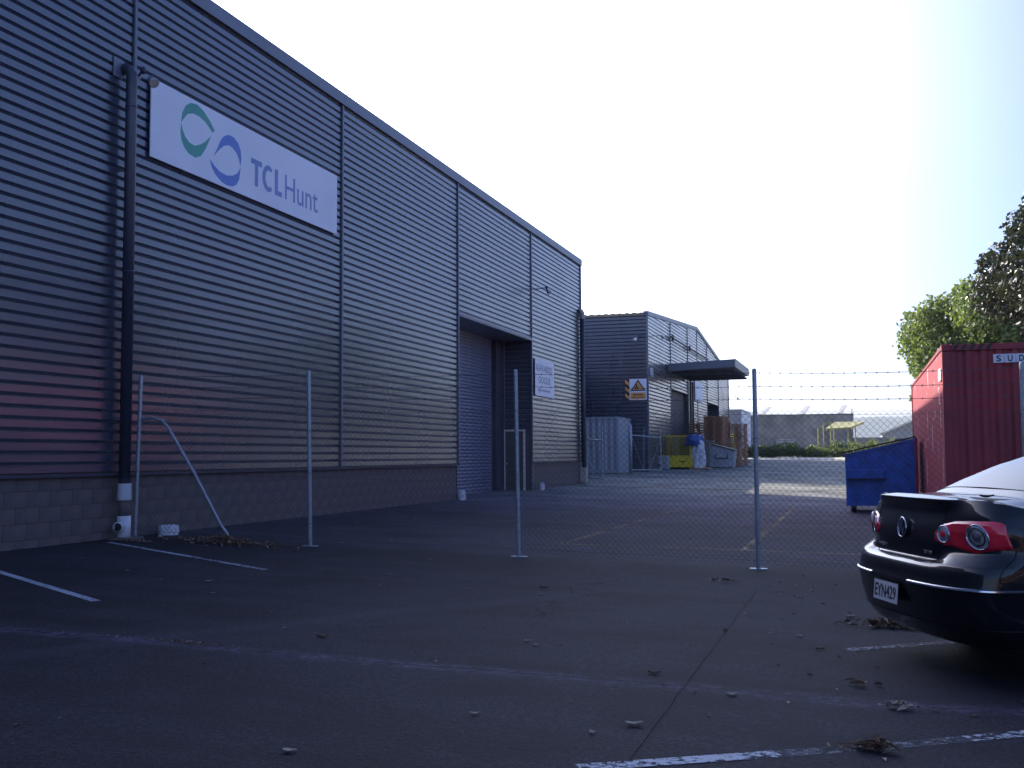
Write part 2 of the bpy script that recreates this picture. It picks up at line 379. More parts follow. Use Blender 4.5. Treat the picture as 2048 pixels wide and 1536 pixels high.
# ------------------------------------------------------------------ ground
def interp(x, xs, ys):
    if x <= xs[0]: return ys[0]
    for i in range(1, len(xs)):
        if x <= xs[i]:
            t = (x - xs[i - 1]) / (xs[i] - xs[i - 1]); return ys[i - 1] + t * (ys[i] - ys[i - 1])
    return ys[-1]
GY = [0, 30, 36, 42, 48, 54, 60, 72, 84, 100, 140, 300, 700, 1200, 1700, 3500]
GZ = [0, 0, .04, .09, .2, .33, .46, .66, .87, 1.1, 1.5, 2, 6, 12, 16, 20]
def gz(x, y):
    s = .0258 * max(0, min(-x, 12)) * (1 if y < 60 else max(0, 1 - (y - 60) / 40))
    return s + interp(y, GY, GZ)
def dens(a, b, n): return [a + (b - a) * i / n for i in range(n)]
gx = [-3000, -1200, -500, -200, -80, -40] + dens(-20, 12, 64) + dens(12, 40, 14) + [40, 60, 90, 150, 300, 700, 1500, 3000]
gy = [-3000, -1000, -300, -100, -40] + dens(-20, 60, 80) + dens(60, 150, 30) + [150, 200, 300, 500, 700, 1000, 1500, 2200, 3500]
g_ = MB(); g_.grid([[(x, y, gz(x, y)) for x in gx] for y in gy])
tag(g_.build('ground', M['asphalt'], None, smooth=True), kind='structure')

def strip(pts, wd, m, name='painted_line', lift=.004, parent=None):
    b = MB(); rows = []
    for i in range(len(pts) - 1):
        a, c = Vector(pts[i]), Vector(pts[i + 1]); n = max(2, int((c - a).length / .25)); t = (c - a).normalized(); nn = Vector((-t.y, t.x)) * wd / 2
        for k in range(n + 1):
            p = a.lerp(c, k / n); rows.append([((p + s * nn).x, (p + s * nn).y, gz((p + s * nn).x, (p + s * nn).y) + lift) for s in (1, 0, -1)])
    b.grid(rows); return tag(b.build(name, m), kind='structure')
strip([(-9.52, 12.13), (-6.09, 10.32)], .085, M['linew'])
strip([(-9.6, 9.66), (-8.31, 8.93), (-6.15, 7.69)], .085, M['linew'])
strip([(-1.17, 4.56), (-.38, 5.1)], .10, M['linewp'])
strip([(-.37, 5.107), (.3, 5.55), (.45, 5.65)], .10, M['linef'])
strip([(.46, 5.657), (.9, 5.95), (5.0, 8.7)], .10, M['linewp'])
strip([(-.12, 7.93), (.59, 8.48), (5.2, 11.6)], .10, M['linef'])
strip([(-4.06, 14.9), (-4.0, 26.0)], .09, M['liney'])
strip([(-1.55, 15.3), (-1.55, 28.2)], .09, M['liney'])
strip([(-4.02, 14.98), (-1.5, 15.3), (3.5, 15.8)], .10, M['liney'])
strip([(-4.0, 26.0), (-1.5, 27.7), (1.0, 28.2)], .10, M['liney'])
strip([(-9.0, 33.6), (-3.5, 33.9)], .10, M['linef'])

# far kerb, hills
kx = [-14 + 2.2 * i for i in range(20)]
for i, x in enumerate(kx):
    kk = MB(); z0, z1 = gz(x, 86.3), 1.09 + (gz(x, 90) - gz(-3, 90)) * .5
    kk.poly([(x, 86.3, z0 - .2), (x, 86.3, z0 + .015), (x, 90, z1), (x, 90.2, z1 - .05), (x, 90.2, z0 - .2)], (2.185, 0, 0))
    if i == 0: kroot = empty('kerb', (x, 88, gz(x, 88))); tag(kroot, kind='structure')
    kk.build('kerb_block', M['kerbc'], kroot, fixn=True)
def hills(name, y, x0, x1, fn, m, depth):
    b = MB(); n = 120; xs = [x0 + (x1 - x0) * i / n for i in range(n + 1)]
    rows = []
    for j in range(9):
        t = j / 8; rows.append([(x, y + depth * t, 10 + (fn(x) - 10) * math.sin(t * math.pi / 2) ** .8) for x in xs])
    b.grid(rows); return tag(b.build(name, m, None, smooth=True), kind='structure')
M['hill'] = mat('wooded_hill', (.14, .17, .16), .95, 0, .3, .01)
def hf(x): return 46 + 5 * math.sin(x / 55.) + 2.0 * math.sin(x / 17. + 1) + 1.0 * math.sin(x / 5.3) + 9 * math.sin(x / 400 + .3) - 6 * max(0, min(1, (x - 40) / 200))
hills('hills', 1380, -1600, 1500, hf, M['hill'], 160)

# ------------------------------------------------------------------ cladding sheets
PITCH = .143
def clad(mb, P, a0, a1, z0, z1, nseg=6, amp=0, depth=.038, seed=0, ztop=None, pit=1.0):
    """horizontal ribbed sheet; P(a, d, z) maps run, outward depth, height to 3D. ztop(a): raked top"""
    rnd = random.Random(seed); prof = []
    z = z0
    while z < z1 - 1e-6:
        for dz, d in ((0, 0), (.088, 0), (.096, -1), (.106, -1)):
            zz = z + dz * pit
            if zz < z1: prof.append((zz, d))
        z += PITCH * pit
    prof.append((z1, 0))
    ys = [a0 + (a1 - a0) * i / nseg for i in range(nseg + 1)]
    rows = []
    wob = {}
    for (zz, d) in prof:
        kz = round((zz - z0) / (PITCH * pit) - .3)
        row = []
        for i, a in enumerate(ys):
            zc = zz if ztop is None else min(zz, ztop(a))
            wv = 0
            if d == 0 and 0 < i < nseg:
                wv = wob.setdefault((kz, i), rnd.uniform(-amp, amp))
            row.append(P(a, d * depth + wv, zc))
        rows.append(row)
    return mb.grid(rows)

WX = -9.81
def PX(a, d, z): return (WX + d, a, z)

# ---------------- near warehouse
wh = empty('warehouse', (-9.81, 12.7, .2), 0, 'long slate blue ribbed steel warehouse beside the car park, with a recessed roller door', 'building')
seams = [-13.6, -6.96, -.36, 6.26, 12.86, 19.45, 26.08, 32.70, 39.17]
for i in range(8):
    a, b = seams[i], seams[i + 1]
    z0 = 5.03 if i == 6 else 1.18
    mb = MB(); clad(mb, PX, a + .012, b - .012, z0, 8.55, nseg=8, seed=i)
    mb.build('cladding_panel', M['clad'], wh)
# screws in vertical rows over the sheets
sc = MB()
for y in [2.6 + 1.1 * i for i in range(33)]:
    for kz in range(51):
        if kz % 1 == 0:
            z = 1.18 + kz * PITCH + .056
            if 26.08 < y < 32.7 and z < 5.1: continue
            sc.box(WX, WX + .006, y - .006, y + .006, z - .006 + .04, z + .006 + .04)
tag(sc.build('screw', M['black'], wh), kind='stuff')
for y in seams[1:-1]:
    MB().bbox(WX - .002, WX + .036, y - .028, y + .028, 1.15, 8.52, .006).build('seam_flashing', M['flash'], wh)
MB().bbox(WX - .06, WX + .034, 39.12, 39.20, 1.15, 8.5, .006).build('corner_flashing', M['flash'], wh)
for i in range(8):
    a, b = seams[i], seams[i + 1]
    if i == 7: b = 39.24
    mb = MB()
    prof = [(WX + .005, 8.50), (WX + .06, 8.49), (WX + .06, 8.72), (WX + .05, 8.735), (WX - .22, 8.70), (WX - .22, 8.55)]
    mb.poly([(x, a + .004, z) for x, z in prof][::-1], (0, b - a - .008, 0)); mb.build('parapet_flashing', M['flash'], wh, fixn=True)
    mb = MB(); mb.box(WX - .01, WX + .045, a, b, 1.12, 1.165)
    if i != 6: mb.build('sill_flashing', M['dark'], wh)
# body behind the sheets, roof
MB().box(-11.25, WX - .037, -13.6, 26.07, .0, 8.52).box(-11.25, WX - .037, 32.76, 39.10, 0, 8.52).box(-11.25, WX - .037, 26.07, 32.76, 5.06, 8.52)\
    .box(-42, -11.25, -13.6, 39.10, 0, 7.6).build('wall_core', M['mortar'], wh)
mb = MB(); clad(mb, lambda a, d, z: (-9.86 - a, 39.12 + d * -1, z), 0, 32, .2, 8.5, nseg=4, seed=99); mb.build('end_cladding_panel', M['clad'], wh)
mb = MB(); mb.grid([[(-10.03, y, 8.56) for y in (-13.6, 39.1)], [(-26, y, 9.3) for y in (-13.6, 39.1)], [(-42, y, 8.3) for y in (-13.6, 39.1)]]); mb.build('roof', M['flash'], wh)
# blockwork
def blockmesh(L_, h=.193):
    mb = MB(); mb.bbox(-.03, .0, 0, L_, 0, h, .003); return mb.mesh('block', M['block'])
bm_full, bm_half = blockmesh(.395), blockmesh(.195)
cnt = 0; stuffm = MB(); blist = []
for r_ in range(5):
    z = .16 + r_ * .198
    for (a, b) in ((-13.6, 26.06), (32.78, 39.08)):
        y = a
        if r_ % 2: 
            blist.append((y, z, .195)); y += .20
        while y + .39 <= b + 1e-6: blist.append((y, z, .395)); y += .40
        if b - y > .1: blist.append((y, z, b - y - .01))
blist.sort(key=lambda q: abs(q[0] - 17) if q[0] > 9.5 else 100 - q[0])
for i, (y, z, L_) in enumerate(blist):
    if i < 290:
        me = bm_full if abs(L_ - .395) < .001 else (bm_half if abs(L_ - .195) < .001 else blockmesh(L_))
        o = bpy.data.objects.new('block', me); COL.objects.link(o); o.parent = wh
        o.location = (WX - .03 + random.uniform(-.0012, .0012) - wh.location.x, y - wh.location.y, z - wh.location.z)
    else: stuffm.bbox(WX - .06, WX - .03, y, y + L_, z, z + .188, .006)
tag(stuffm.build('distant_block', M['block'], wh), kind='stuff')
# recess with roller door
rx = -10.85
MB().box(rx - .3, rx - .08, 26.07, 32.76, .0, 5.06).build('recess_back_wall', M['dark'], wh)
MB().box(rx - .08, WX - .02, 26.03, 26.065, .1, 5.03).build('recess_side_wall', M['dark'], wh)
MB().box(rx - .08, WX + .03, 26.10, 32.68, 5.0, 5.045).build('recess_soffit', M['flash'], wh)
MB().box(WX - .01, WX + .04, 26.10, 32.70, 5.02, 5.09).build('lintel_flashing', M['flash'], wh)
MB().bbox(rx - .08, rx + .12, 31.95, 32.69, .1, 4.99, .01).build('door_jamb', M['dark'], wh)
rd = empty('roller_door', (0, 0, 0)); rd.parent = wh
sm_ = MB(); n = 7
sm_.grid([[(-.032 * math.sin(math.pi * k / (n - 1)) ** .8 * -1, y, .098 * k / (n - 1)) for k in range(n)] for y in (26.09, 28.0, 30.0, 31.97)])
sme = sm_.mesh('slat', M['slat'], (0, 0, 0), smooth=False)
for i in range(48):
    o = bpy.data.objects.new('slat', sme); COL.objects.link(o); o.parent = rd
    o.location = (rx - .06 - wh.location.x, -wh.location.y, .23 + i * .1 - wh.location.z)
MB().bbox(rx - .07, rx + .0, 26.09, 31.97, .135, .232, .01).build('bottom_rail', M['galv'], rd)
# return wall facing the car park with the side door
mb = MB(); clad(mb, lambda a, d, z: (a, 32.72 - d, z), rx + .1, WX - .015, 2.30, 5.0, nseg=2, seed=50); mb.build('cladding_panel', M['clad'], wh)
MB().box(rx + .05, WX - .03, 32.735, 32.77, .1, 5.0).build('return_wall', M['doorp'], wh)
MB().bbox(rx + .09, rx + .14, 32.69, 32.76, .1, 5.0, .006).build('edge_flashing', M['flash'], wh)
MB().bbox(WX - .03, WX + .02, 32.69, 32.76, .1, 5.02, .006).build('edge_flashing', M['flash'], wh)
MB().box(rx + .14, WX - .035, 32.70, 32.734, 2.22, 2.29).build('door_head_flashing', M['dark'], wh)
dr = MB().bbox(-10.70, -10.10, 32.70, 32.733, .20, 2.13, .006).build('side_door', M['doorp'], wh)
f_ = MB()
f_.box(-10.76, -10.70, 32.685, 32.734, .13, 2.20); f_.box(-10.10, -10.04, 32.685, 32.734, .13, 2.20)
f_.box(-10.70, -10.10, 32.686, 32.733, 2.14, 2.195); f_.box(-10.70, -10.10, 32.686, 32.733, .13, .19)
f_.build('door_frame', M['woodw'], dr)
MB().lathe([(0, 0), (.018, 0), (.022, -.03), (.03, -.05), (.022, -.07), (0, -.075)], (-10.63, 32.70, 1.12), 'y', 10).build('handle', M['galv'], dr, smooth=True)

# unseen low shed added in the gap behind to shade part of the yard
lk = empty('added_shade_shed', (-17, 46, .2), 0, 'low plain grey unseen shed added between the two slate warehouses for its shade', 'building')
MB().box(-21, -13.6, 39.3, 52.5, .2, 5.6).build('wall', M['mortar'], lk)
MB().box(-21.2, -13.5, 39.25, 52.6, 5.6, 5.75).build('roof', M['flash'], lk)

# downpipes (part of the warehouse)
def downpipe(px_, py_, ztop, zbot, r, near=True):
    b = MB()
    pts = [(WX + .01, py_, ztop + .02), (WX + .06, py_, ztop + .05), (px_ - .04, py_, ztop + .02), (px_, py_, ztop - .07), (px_, py_, ztop - .2)]
    if near:
        dp = MB().tube(pts + [(px_, py_, 1.02)], r, 20).build('downpipe', M['pvcd'], wh, smooth=True)
        MB().bbox(WX + .0, WX + .02, py_ - .22, py_ - .02, ztop - .12, ztop + .16, .004).build('outlet_plate', M['flash'], dp)
        for z in (6.3, 3.95): MB().tube([(px_, py_, z), (px_, py_, z + .025)], r + .006, 20).build('pipe_joint', M['pvcd'], dp, smooth=True)
        MB().tube([(px_, py_, .78), (px_, py_, .80), (px_, py_, .99), (px_, py_, 1.01)], [r + .012, r + .02, r + .012, r + .02], 20).build('collar', M['pvcw'], dp, smooth=True)
        MB().tube([(px_, py_, .55), (px_, py_, .79)], r - .004, 20).build('bare_pipe', M['block'], dp, smooth=True)
        t = MB().tube([(px_, py_, .24), (px_, py_, .57)], r + .012, 20)
        t.tube([(px_, py_, .42), (px_ + .02, py_ - .14, .425), (px_ + .03, py_ - .17, .425)], [.06, .062, .072], 16)
        t.build('inspection_tee', M['pvcw'], dp, smooth=True)
        MB().tube([(px_ + .0302, py_ - .1715, .425), (px_ + .0308, py_ - .1745, .425)], .056, 16).build('tee_opening', M['black'], dp)
        MB().bbox(px_ - .16, px_ + .17, py_ - .16, py_ + .22, gz(px_, py_) - .02, gz(px_, py_) + .03, .01).build('footing', M['mortar'], dp)
        for z in (5.4, 3.0, 1.9): MB().box(WX + .0, px_, py_ - .02, py_ + .02, z, z + .03).build('bracket', M['flash'], dp)
    else:
        dp = MB().tube([(px_, py_, ztop - .25), (px_, py_, .9)], r, 16).build('downpipe', M['pvcd'], wh, smooth=True)
        MB().tube(pts + [(px_, py_, ztop - .28)], r + .01, 16).build('elbow', M['cream'], dp, smooth=True)
        MB().bbox(px_ - .13, px_ + .11, py_ - .12, py_ + .12, .36, .92, .015).build('pipe_guard', M['cream'], dp)
        MB().tube([(px_, py_, .1), (px_, py_, .37)], r, 16).build('outlet', M['galv'], dp, smooth=True)
        MB().bbox(px_ - .12, px_ + .25, py_ - .2, py_ + .2, .1, .26, .02).build('footing', M['conc'], dp)
downpipe(-9.66, 12.62, 6.83, 0, .078)
downpipe(-9.70, 39.02, 6.72, 0, .075, False)

# ---------------- signs on the near warehouse
def wallpt(y, z, d=.0): return (WX + .03 + d, y, z)
sg = empty('company_sign', (WX + .02, 16.2, 5.76), 0, 'big white rectangular sign reading TCLHunt with green and blue swoosh rings', 'sign')
MB().bbox(WX + .028, WX + .05, 13.20, 19.15, 5.77, 6.95, .004).build('sign_panel', M['signw'], sg)
def flat(pts, m, name, parent, x=WX + .05, t=.003):
    mb = MB(); mb.poly([(x, y, z) for y, z in pts], (t, 0, 0)); return mb.build(name, m, parent, fixn=True)
def smoothpts(pts):
    out = []
    n = len(pts)
    for i in range(n):
        p0, p1, p2, p3 = pts[i - 1], pts[i], pts[(i + 1) % n], pts[(i + 2) % n]
        for t in (0, .33, .66):
            out.append(tuple(.5 * ((2 * p1[k]) + (-p0[k] + p2[k]) * t + (2 * p0[k] - 5 * p1[k] + 4 * p2[k] - p3[k]) * t * t + (-p0[k] + 3 * p1[k] - 3 * p2[k] + p3[k]) * t ** 3) for k in (0, 1)))
    return out
def crescent(cy, cz, R1, cy2, cz2, R2, a0, a1, m, nm):
    """ring segment between an outer arc and an inner, offset arc, pointed at both ends"""
    outer = [(cy + R1 * math.cos(R(a)), cz + R1 * 1.0 * math.sin(R(a))) for a in [a0 + (a1 - a0) * i / 24 for i in range(25)]]
    inner = [(cy2 + R2[0] * math.cos(R(a)), cz2 + R2[1] * math.sin(R(a))) for a in [a1 + (a0 - a1) * i / 24 for i in range(25)]]
    flat(outer + inner[1:-1], m, nm, sg)
GT = [(13.94, 6.50), (13.97, 6.66), (14.05, 6.79), (14.18, 6.875), (14.35, 6.90), (14.53, 6.85), (14.70, 6.75), (14.84, 6.63), (14.79, 6.575), (14.60, 6.685), (14.43, 6.73), (14.25, 6.73), (14.09, 6.67)]
GB = [(13.94, 6.48), (13.93, 6.35), (13.95, 6.24), (14.02, 6.14), (14.15, 6.065), (14.32, 6.045), (14.47, 6.11), (14.59, 6.25), (14.67, 6.38), (14.74, 6.505), (14.57, 6.36), (14.43, 6.28), (14.30, 6.23), (14.16, 6.24), (14.05, 6.30), (13.98, 6.385)]
BT = [(14.83, 6.215), (14.93, 6.36), (15.01, 6.50), (15.11, 6.61), (15.25, 6.675), (15.40, 6.675), (15.54, 6.61), (15.62, 6.50), (15.64, 6.37), (15.61, 6.24), (15.57, 6.35), (15.49, 6.44), (15.37, 6.49), (15.25, 6.50), (15.11, 6.45), (14.98, 6.35)]
BB = [(14.72, 6.13), (14.77, 6.02), (14.88, 5.92), (15.05, 5.845), (15.22, 5.82), (15.38, 5.84), (15.50, 5.90), (15.58, 6.01), (15.62, 6.22), (15.53, 6.10), (15.38, 6.02), (15.19, 5.98), (15.01, 5.995), (14.85, 6.05)]
flat(GT[::-1], M['signg'], 'green_upper_swoosh', sg); flat(GB[::-1], M['signg'], 'green_lower_swoosh', sg)
flat(BT[::-1], M['signb'], 'blue_upper_swoosh', sg); flat(BB[::-1], M['signb'], 'blue_lower_swoosh', sg)
Y_, Z_ = (0, 1, 0), (0, 0, 1)
flat([(16.075, 6.02), (16.175, 6.02), (16.175, 6.39), (16.30, 6.39), (16.30, 6.48), (15.95, 6.48), (15.95, 6.39), (16.075, 6.39)], M['signt'], 'letter', sg)
co = [(16.52 + .20 * math.cos(R(a)), 6.25 + .235 * math.sin(R(a))) for a in range(50, 311, 13)]
ci = [(16.535 + .115 * math.cos(R(a)), 6.25 + .15 * math.sin(R(a))) for a in range(304, 54, -13)]
flat(co + ci, M['signt'], 'letter', sg)
flat([(16.74, 6.02), (16.99, 6.02), (16.99, 6.11), (16.845, 6.11), (16.845, 6.48), (16.74, 6.48)], M['signt'], 'letter', sg)
textmesh('Hunt', (WX + .05, 17.10, 6.02), Y_, Z_, 1.24, .45, M['signt'], 'light_lettering', sg, bold=0, thick=.003)
s2 = empty('goods_sign', (WX + .02, 34.1, 3.3), 0, 'small white sign with faded words INWARDS GOODS and a left arrow beside the roller door', 'sign')
MB().bbox(WX + .03, WX + .045, 32.97, 35.22, 3.29, 4.49, .004).build('sign_panel', M['signw'], s2)
textmesh('INWARDS', (WX + .045, 33.12, 4.09), Y_, Z_, 1.80, .23, M['faded'], 'lettering', s2, bold=.02, thick=.003)
textmesh('GOODS', (WX + .045, 33.35, 3.71), Y_, Z_, 1.38, .23, M['faded'], 'lettering', s2, bold=.02, thick=.003)
flat([(33.22, 3.48), (33.50, 3.59), (33.50, 3.52), (34.70, 3.52), (34.70, 3.45), (33.50, 3.45), (33.50, 3.38)][::-1], M['faded'], 'arrow', s2, x=WX + .045)

# ---------------- floodlights
def flood(name, base, arm, head, aim, label, group=None, r=.075, m='galv'):
    e = empty(name, base, 0, label, 'light', group)
    base, arm, head = Vector(base), Vector(arm), Vector(head)
    MB().tube([base, arm], .014, 8).build('arm', M['dark'], e)
    MB().lathe([(0, 0), (.05, 0), (.05, .015), (0, .015)], base, 'x', 12).build('wall_plate', M['flash'], e)
    MB().lathe([(0, .045), (.035, .035), (.04, 0), (.035, -.05), (0, -.055)], arm, 'z', 12).build('knuckle', M['dark'], e, smooth=True)
    aim = Vector(aim).normalized(); MB().tube([head - aim * .16, head - aim * .12, head - aim * .03, head], [.03, .045, r * .95, r], 16).build('lamp_housing', M[m], e, smooth=True)
    MB().tube([head + aim * .001, head + aim * .008], r * .85, 16).build('lens', M['glasslamp'], e)
    return e
flood('floodlight', (WX + .03, 12.92, 6.87), (-9.55, 12.72, 6.87), (-9.42, 12.80, 6.69), (.65, -.35, -.65), 'round floodlight on a short arm at the top left corner of the big white sign', 'floodlights on wall arms')
flood('floodlight', (WX + .03, 33.25, 6.74), (-9.35, 32.9, 6.72), (-9.27, 32.95, 6.55), (.6, -.3, -.75), 'round floodlight on an arm above the small goods sign', 'floodlights on wall arms')

# ---------------- painted stones at the wall foot
def stone(loc, sx, sy, sz, label, flatt=False, group=None):
    mb = MB(); rows = []; rnd = random.Random(int(sx * 1000 + loc[1] * 10))
    H_ = [(0.0, .93), (.25, 1.0), (.6, .98), (.85, .80), (.97, .45), (1.0, .05)] if not flatt else [(0, .96), (.3, 1), (.75, 1), (.93, .93), (1, .75), (1.0, .03)]
    for h, q in H_:
        rows.append([(loc[0] + sx * q * math.cos(a) * (1 + rnd.uniform(-.03, .03)), loc[1] + sy * q * math.sin(a) * (1 + rnd.uniform(-.03, .03)), gz(loc[0], loc[1]) - .01 + h * sz) for a in [2 * math.pi * k / 18 for k in range(18)]])
    mb.grid(rows, True)
    return top('painted_stone', mb, M['whitep'], (loc[0], loc[1], gz(loc[0], loc[1])), label, 'stone', group, smooth=True)
stone((-9.60, 13.55), .14, .17, .15, 'flat white painted stone drum at the foot of the fence end post', True)
stone((-9.62, 25.85), .10, .10, .27, 'white painted stone at the near edge of the roller door opening')
stone((-9.62, 33.15), .09, .09, .26, 'white painted stone at the wall foot beyond the side door')

# ---------------- chain link fence
fy = 12.93
fn = empty('chain_link_fence', (-1.13, fy, .03), 0, 'chain link fence with galvanised posts and three strands of barbed wire across the yard', 'fence')
posts = [(-9.98, 13.2), (-6.96, fy), (-4.06, fy), (-1.145, fy), (1.70, 12.75), (4.7, 12.7)]
def fyat(x):
    return interp(x, [p[0] for p in posts], [p[1] for p in posts])
for i, (x, y) in enumerate(posts):
    x0 = x
    if i == 0: x0 = -10.0; x = -9.62
    g0 = gz(x, y)
    lean = [(.06, 0), (-.04, 0), (-.03, 0), (.0, 0), (0, 0), (0, 0)][i]
    if i == 0: a, b = (-9.66, 12.86, g0), (-9.60, 12.86, g0 + 2.27)
    else: a, b = (x + .0, y, g0), (x + lean[0], y, g0 + 2.33)
    posts[i] = (a[0], a[1])
    p_ = MB().tube([a, b, (b[0], b[1], b[2] + .012)], [.026, .026, .012], 12).build('post', M['galv'], fn, smooth=False)
    for tz in (.3, .95, 1.5, 1.8): 
        c_ = Vector(a).lerp(Vector(b), tz / 2.3); MB().tube([c_ + Vector((.031 * math.cos(q_), .031 * math.sin(q_), .004 * math.sin(3 * q_))) for q_ in [2 * math.pi * k_ / 12 for k_ in range(12)]], .003, 5, closed=True).build('wire_tie', M['wire'], p_)
    if i: MB().bbox(a[0] - .10, a[0] + .10, a[1] - .05, a[1] + .05, g0 - .002, g0 + .012, .003).build('base_plate', M['galv'], p_)
g0 = gz(-8.49, 13.45)
bz = gz(-9.6, 12.86) + 1.66
MB().tube([(-9.62, 12.88, bz), (-9.45, 12.95, bz + .02), (-9.33, 12.98, bz - .02), (-9.24, 13.0, bz - .12), (-8.88, 13.11, (bz - .12) * .53 + .42 * .47), (-8.52, 13.22, .43), (-8.43, 13.25, .30), (-8.41, 13.26, .2)], .022, 10).build('brace', M['galv'], fn, smooth=True)
# mesh
mw = MB(); q = .0375; zt = 1.88; nx = int((4.9 + 9.62) / q)
def tri(mb, a, b, r):
    a, b = Vector(a), Vector(b); t = (b - a).normalized(); e1 = t.cross(Vector((0, 1, 0))).normalized() * r; e2 = Vector((0, 1, 0)) * r
    v = [p + e1 * c + e2 * s for p in (a, b) for c, s in ((1, 0), (-.5, .87), (-.5, -.87))]
    mb.add(v, [(0, 1, 4, 3), (1, 2, 5, 4), (2, 0, 3, 5)])
for i in range(nx):
    xa = -9.62 + i * q; y = fyat(max(xa, -9.6)) if xa > -9.6 else 12.88
    g0 = gz(xa, y) + .05; n = 48
    for k in range(n):
        z0 = g0 + k * q; z1 = g0 + (k + 1) * q
        xb, xc = (xa, xa + q) if (k + i) % 2 == 0 else (xa + q, xa)
        sag = .006 * math.sin(i * .07 + k * .05)
        tri(mw, (xb, y + .03 + sag, z0), (xc, y + .03 + sag, z1), .0019)
mw.build('wire_mesh', M['wire'], fn)
def wirepts(dz, sag=.02):
    pts = []
    for i in range(len(posts) - 1):
        (xa, ya), (xb, yb) = posts[i], posts[i + 1]
        for k in range(6):
            t = k / 6; x = xa + (xb - xa) * t; y = ya + (yb - ya) * t
            za, zb = gz(xa, ya) + dz, gz(xb, yb) + dz
            pts.append((x, y + .02, za + (zb - za) * t - sag * 4 * t * (1 - t)))
    return pts
for dz, sg_ in ((1.80, .01), (.92, .015), (.1, .0)):
    MB().tube(wirepts(dz, sg_), .0020, 4, caps=False).build('strainer_wire', M['wire'], fn)
for dz, sg_ in ((2.29, .03), (2.13, .025), (1.98, .02)):
    pts = wirepts(dz, sg_); b = MB().tube(pts, .0030, 4, caps=False)
    L_ = 0
    for i in range(len(pts) - 1):
        a, c = Vector(pts[i]), Vector(pts[i + 1]); n = int((c - a).length / .1)
        for k in range(n):
            p = a.lerp(c, (k + .5) / n); d = .018
            for v_ in ((.4, .3, 1), (-.4, .7, .8)):
                vv = Vector(v_).normalized() * d; tri(b, p - vv, p + vv, .002)
            tri(b, p - Vector((.008, 0, 0)), p + Vector((.008, 0, 0)), .006)
    b.build('barbed_wire', M['wire'], fn)

# ---------------- far warehouse
w2 = empty('warehouse', (-9.81, 70, .5), 0, 'far gabled slate steel warehouse with a cantilevered loading canopy', 'building')
ya, yb, yr = 52.7, 87.6, 70.0
def rake(y): return 8.44 + (9.58 - 8.44) * (y - ya) / (yr - ya) if y < yr else 9.58 - (9.58 - 7.9) * (y - yr) / (yb - yr)
s2_ = [52.7, 59.55, 65.9, 70.0, 74.7, 81.0, 87.6]
for i in range(6):
    a, b = s2_[i] + .01, s2_[i + 1] - .01
    lo, hi = (a, b)
    doorz = {1: 5.05, 4: 5.0}.get(i)
    if doorz: segs = [(a, b, doorz)]
    else: segs = [(a, b, .6)]
    for (p, q_, z0) in segs:
        mb = MB(); clad(mb, PX, p, q_, z0, max(rake(p), rake(q_)), nseg=8, seed=20 + i, ztop=rake, depth=.07, pit=1.27); mb.build('cladding_panel', M['clad'], w2)
for y in s2_[1:-1]:
    z0 = .6
    MB().bbox(WX, WX + .03, y - .03, y + .03, z0, rake(y) - .05, .005).build('seam_flashing', M['flash'], w2)
for (a, b) in ((ya, yr), (yr, yb)):
    mb = MB(); mb.poly([(WX + .06, a, rake(a) - .16), (WX + .06, b, rake(b) - .16), (WX + .06, b, rake(b) + .06), (WX + .06, a, rake(a) + .06)], (-.25, 0, 0)); mb.build('barge_flashing', M['flash'], w2, fixn=True)
mb = MB(); clad(mb, lambda a, d, z: (-a, ya - d, z), 9.83, 24, .3, 8.3, nseg=10, seed=77, pit=1.27); mb.build('cladding_panel', M['clad'], w2)
MB().bbox(WX - .05, WX + .035, ya - .035, ya + .05, .5, 8.35, .006).build('corner_flashing', M['flash'], w2)
MB().bbox(WX - .05, WX + .035, yb - .05, yb + .03, .5, 7.8, .006).build('corner_flashing', M['flash'], w2)
mb = MB()
for (a, b, z0) in ((ya + .03, 59.5, .3), (59.5, 65.95, 5.1), (65.95, 74.7, .3), (74.7, 81.0, 5.05), (81.0, yb - .03, .3)):
    mb.poly([(WX - .045, a, z0), (WX - .045, b, z0), (WX - .045, b, min(rake(b), rake(a)) - .2), (WX - .045, a, min(rake(a), rake(b)) - .2)], (-.2, 0, 0))
mb.build('wall_core', M['mortar'], w2, fixn=True)
# corrugated roof whose sheet ends show at the eave
mb = MB(); rows = []
xs = [WX - .1 - .06 * i for i in range(240)]
for (y, z) in ((ya - .10, 8.40), (yr, 9.5), (yb + .1, 7.84)):
    rows.append([(x, y, z + (.032 if i % 6 in (2, 3, 4) else 0)) for i, x in enumerate(xs)])
mb.grid(rows); mb.build('roof', M['flash'], w2)
MB().box(-25, -24.8, ya, yb, 0, 8).build('rear_wall', M['mortar'], w2)
# doors
def far_door(y0, y1, zt, depth, jamb):
    d = MB().box(WX - depth - .05, WX - depth, y0, y1, .3, zt); o = d.build('roller_door', M['dark'], w2)
    s_ = MB()
    for i in range(int((zt - .6) / .16)): s_.box(WX - depth, WX - depth + .02, y0, y1, .6 + i * .16, .6 + i * .16 + .07)
    tag(s_.build('shutter_rib', M['dark'], o), kind='stuff')
    MB().box(WX - depth, WX - .02, y0 - .04, y0, .3, zt + .04).box(WX - depth, WX - .02, y0, y1, zt, zt + .04).build('door_reveal', M['dark'], w2)
    mb = MB(); clad(mb, lambda a, dd, z: (a, y1 - .02 - dd, z), WX - depth, WX - .02, jamb, zt, nseg=2, seed=5); mb.build('reveal_panel', M['clad'], w2)
    MB().box(WX - depth, WX - .03, y1, y1 + .04, .3, zt).build('door_reveal', M['dark'], w2)
far_door(59.6, 65.85, 5.02, .25, .6)
far_door(74.75, 80.95, 4.97, 1.2, .6)
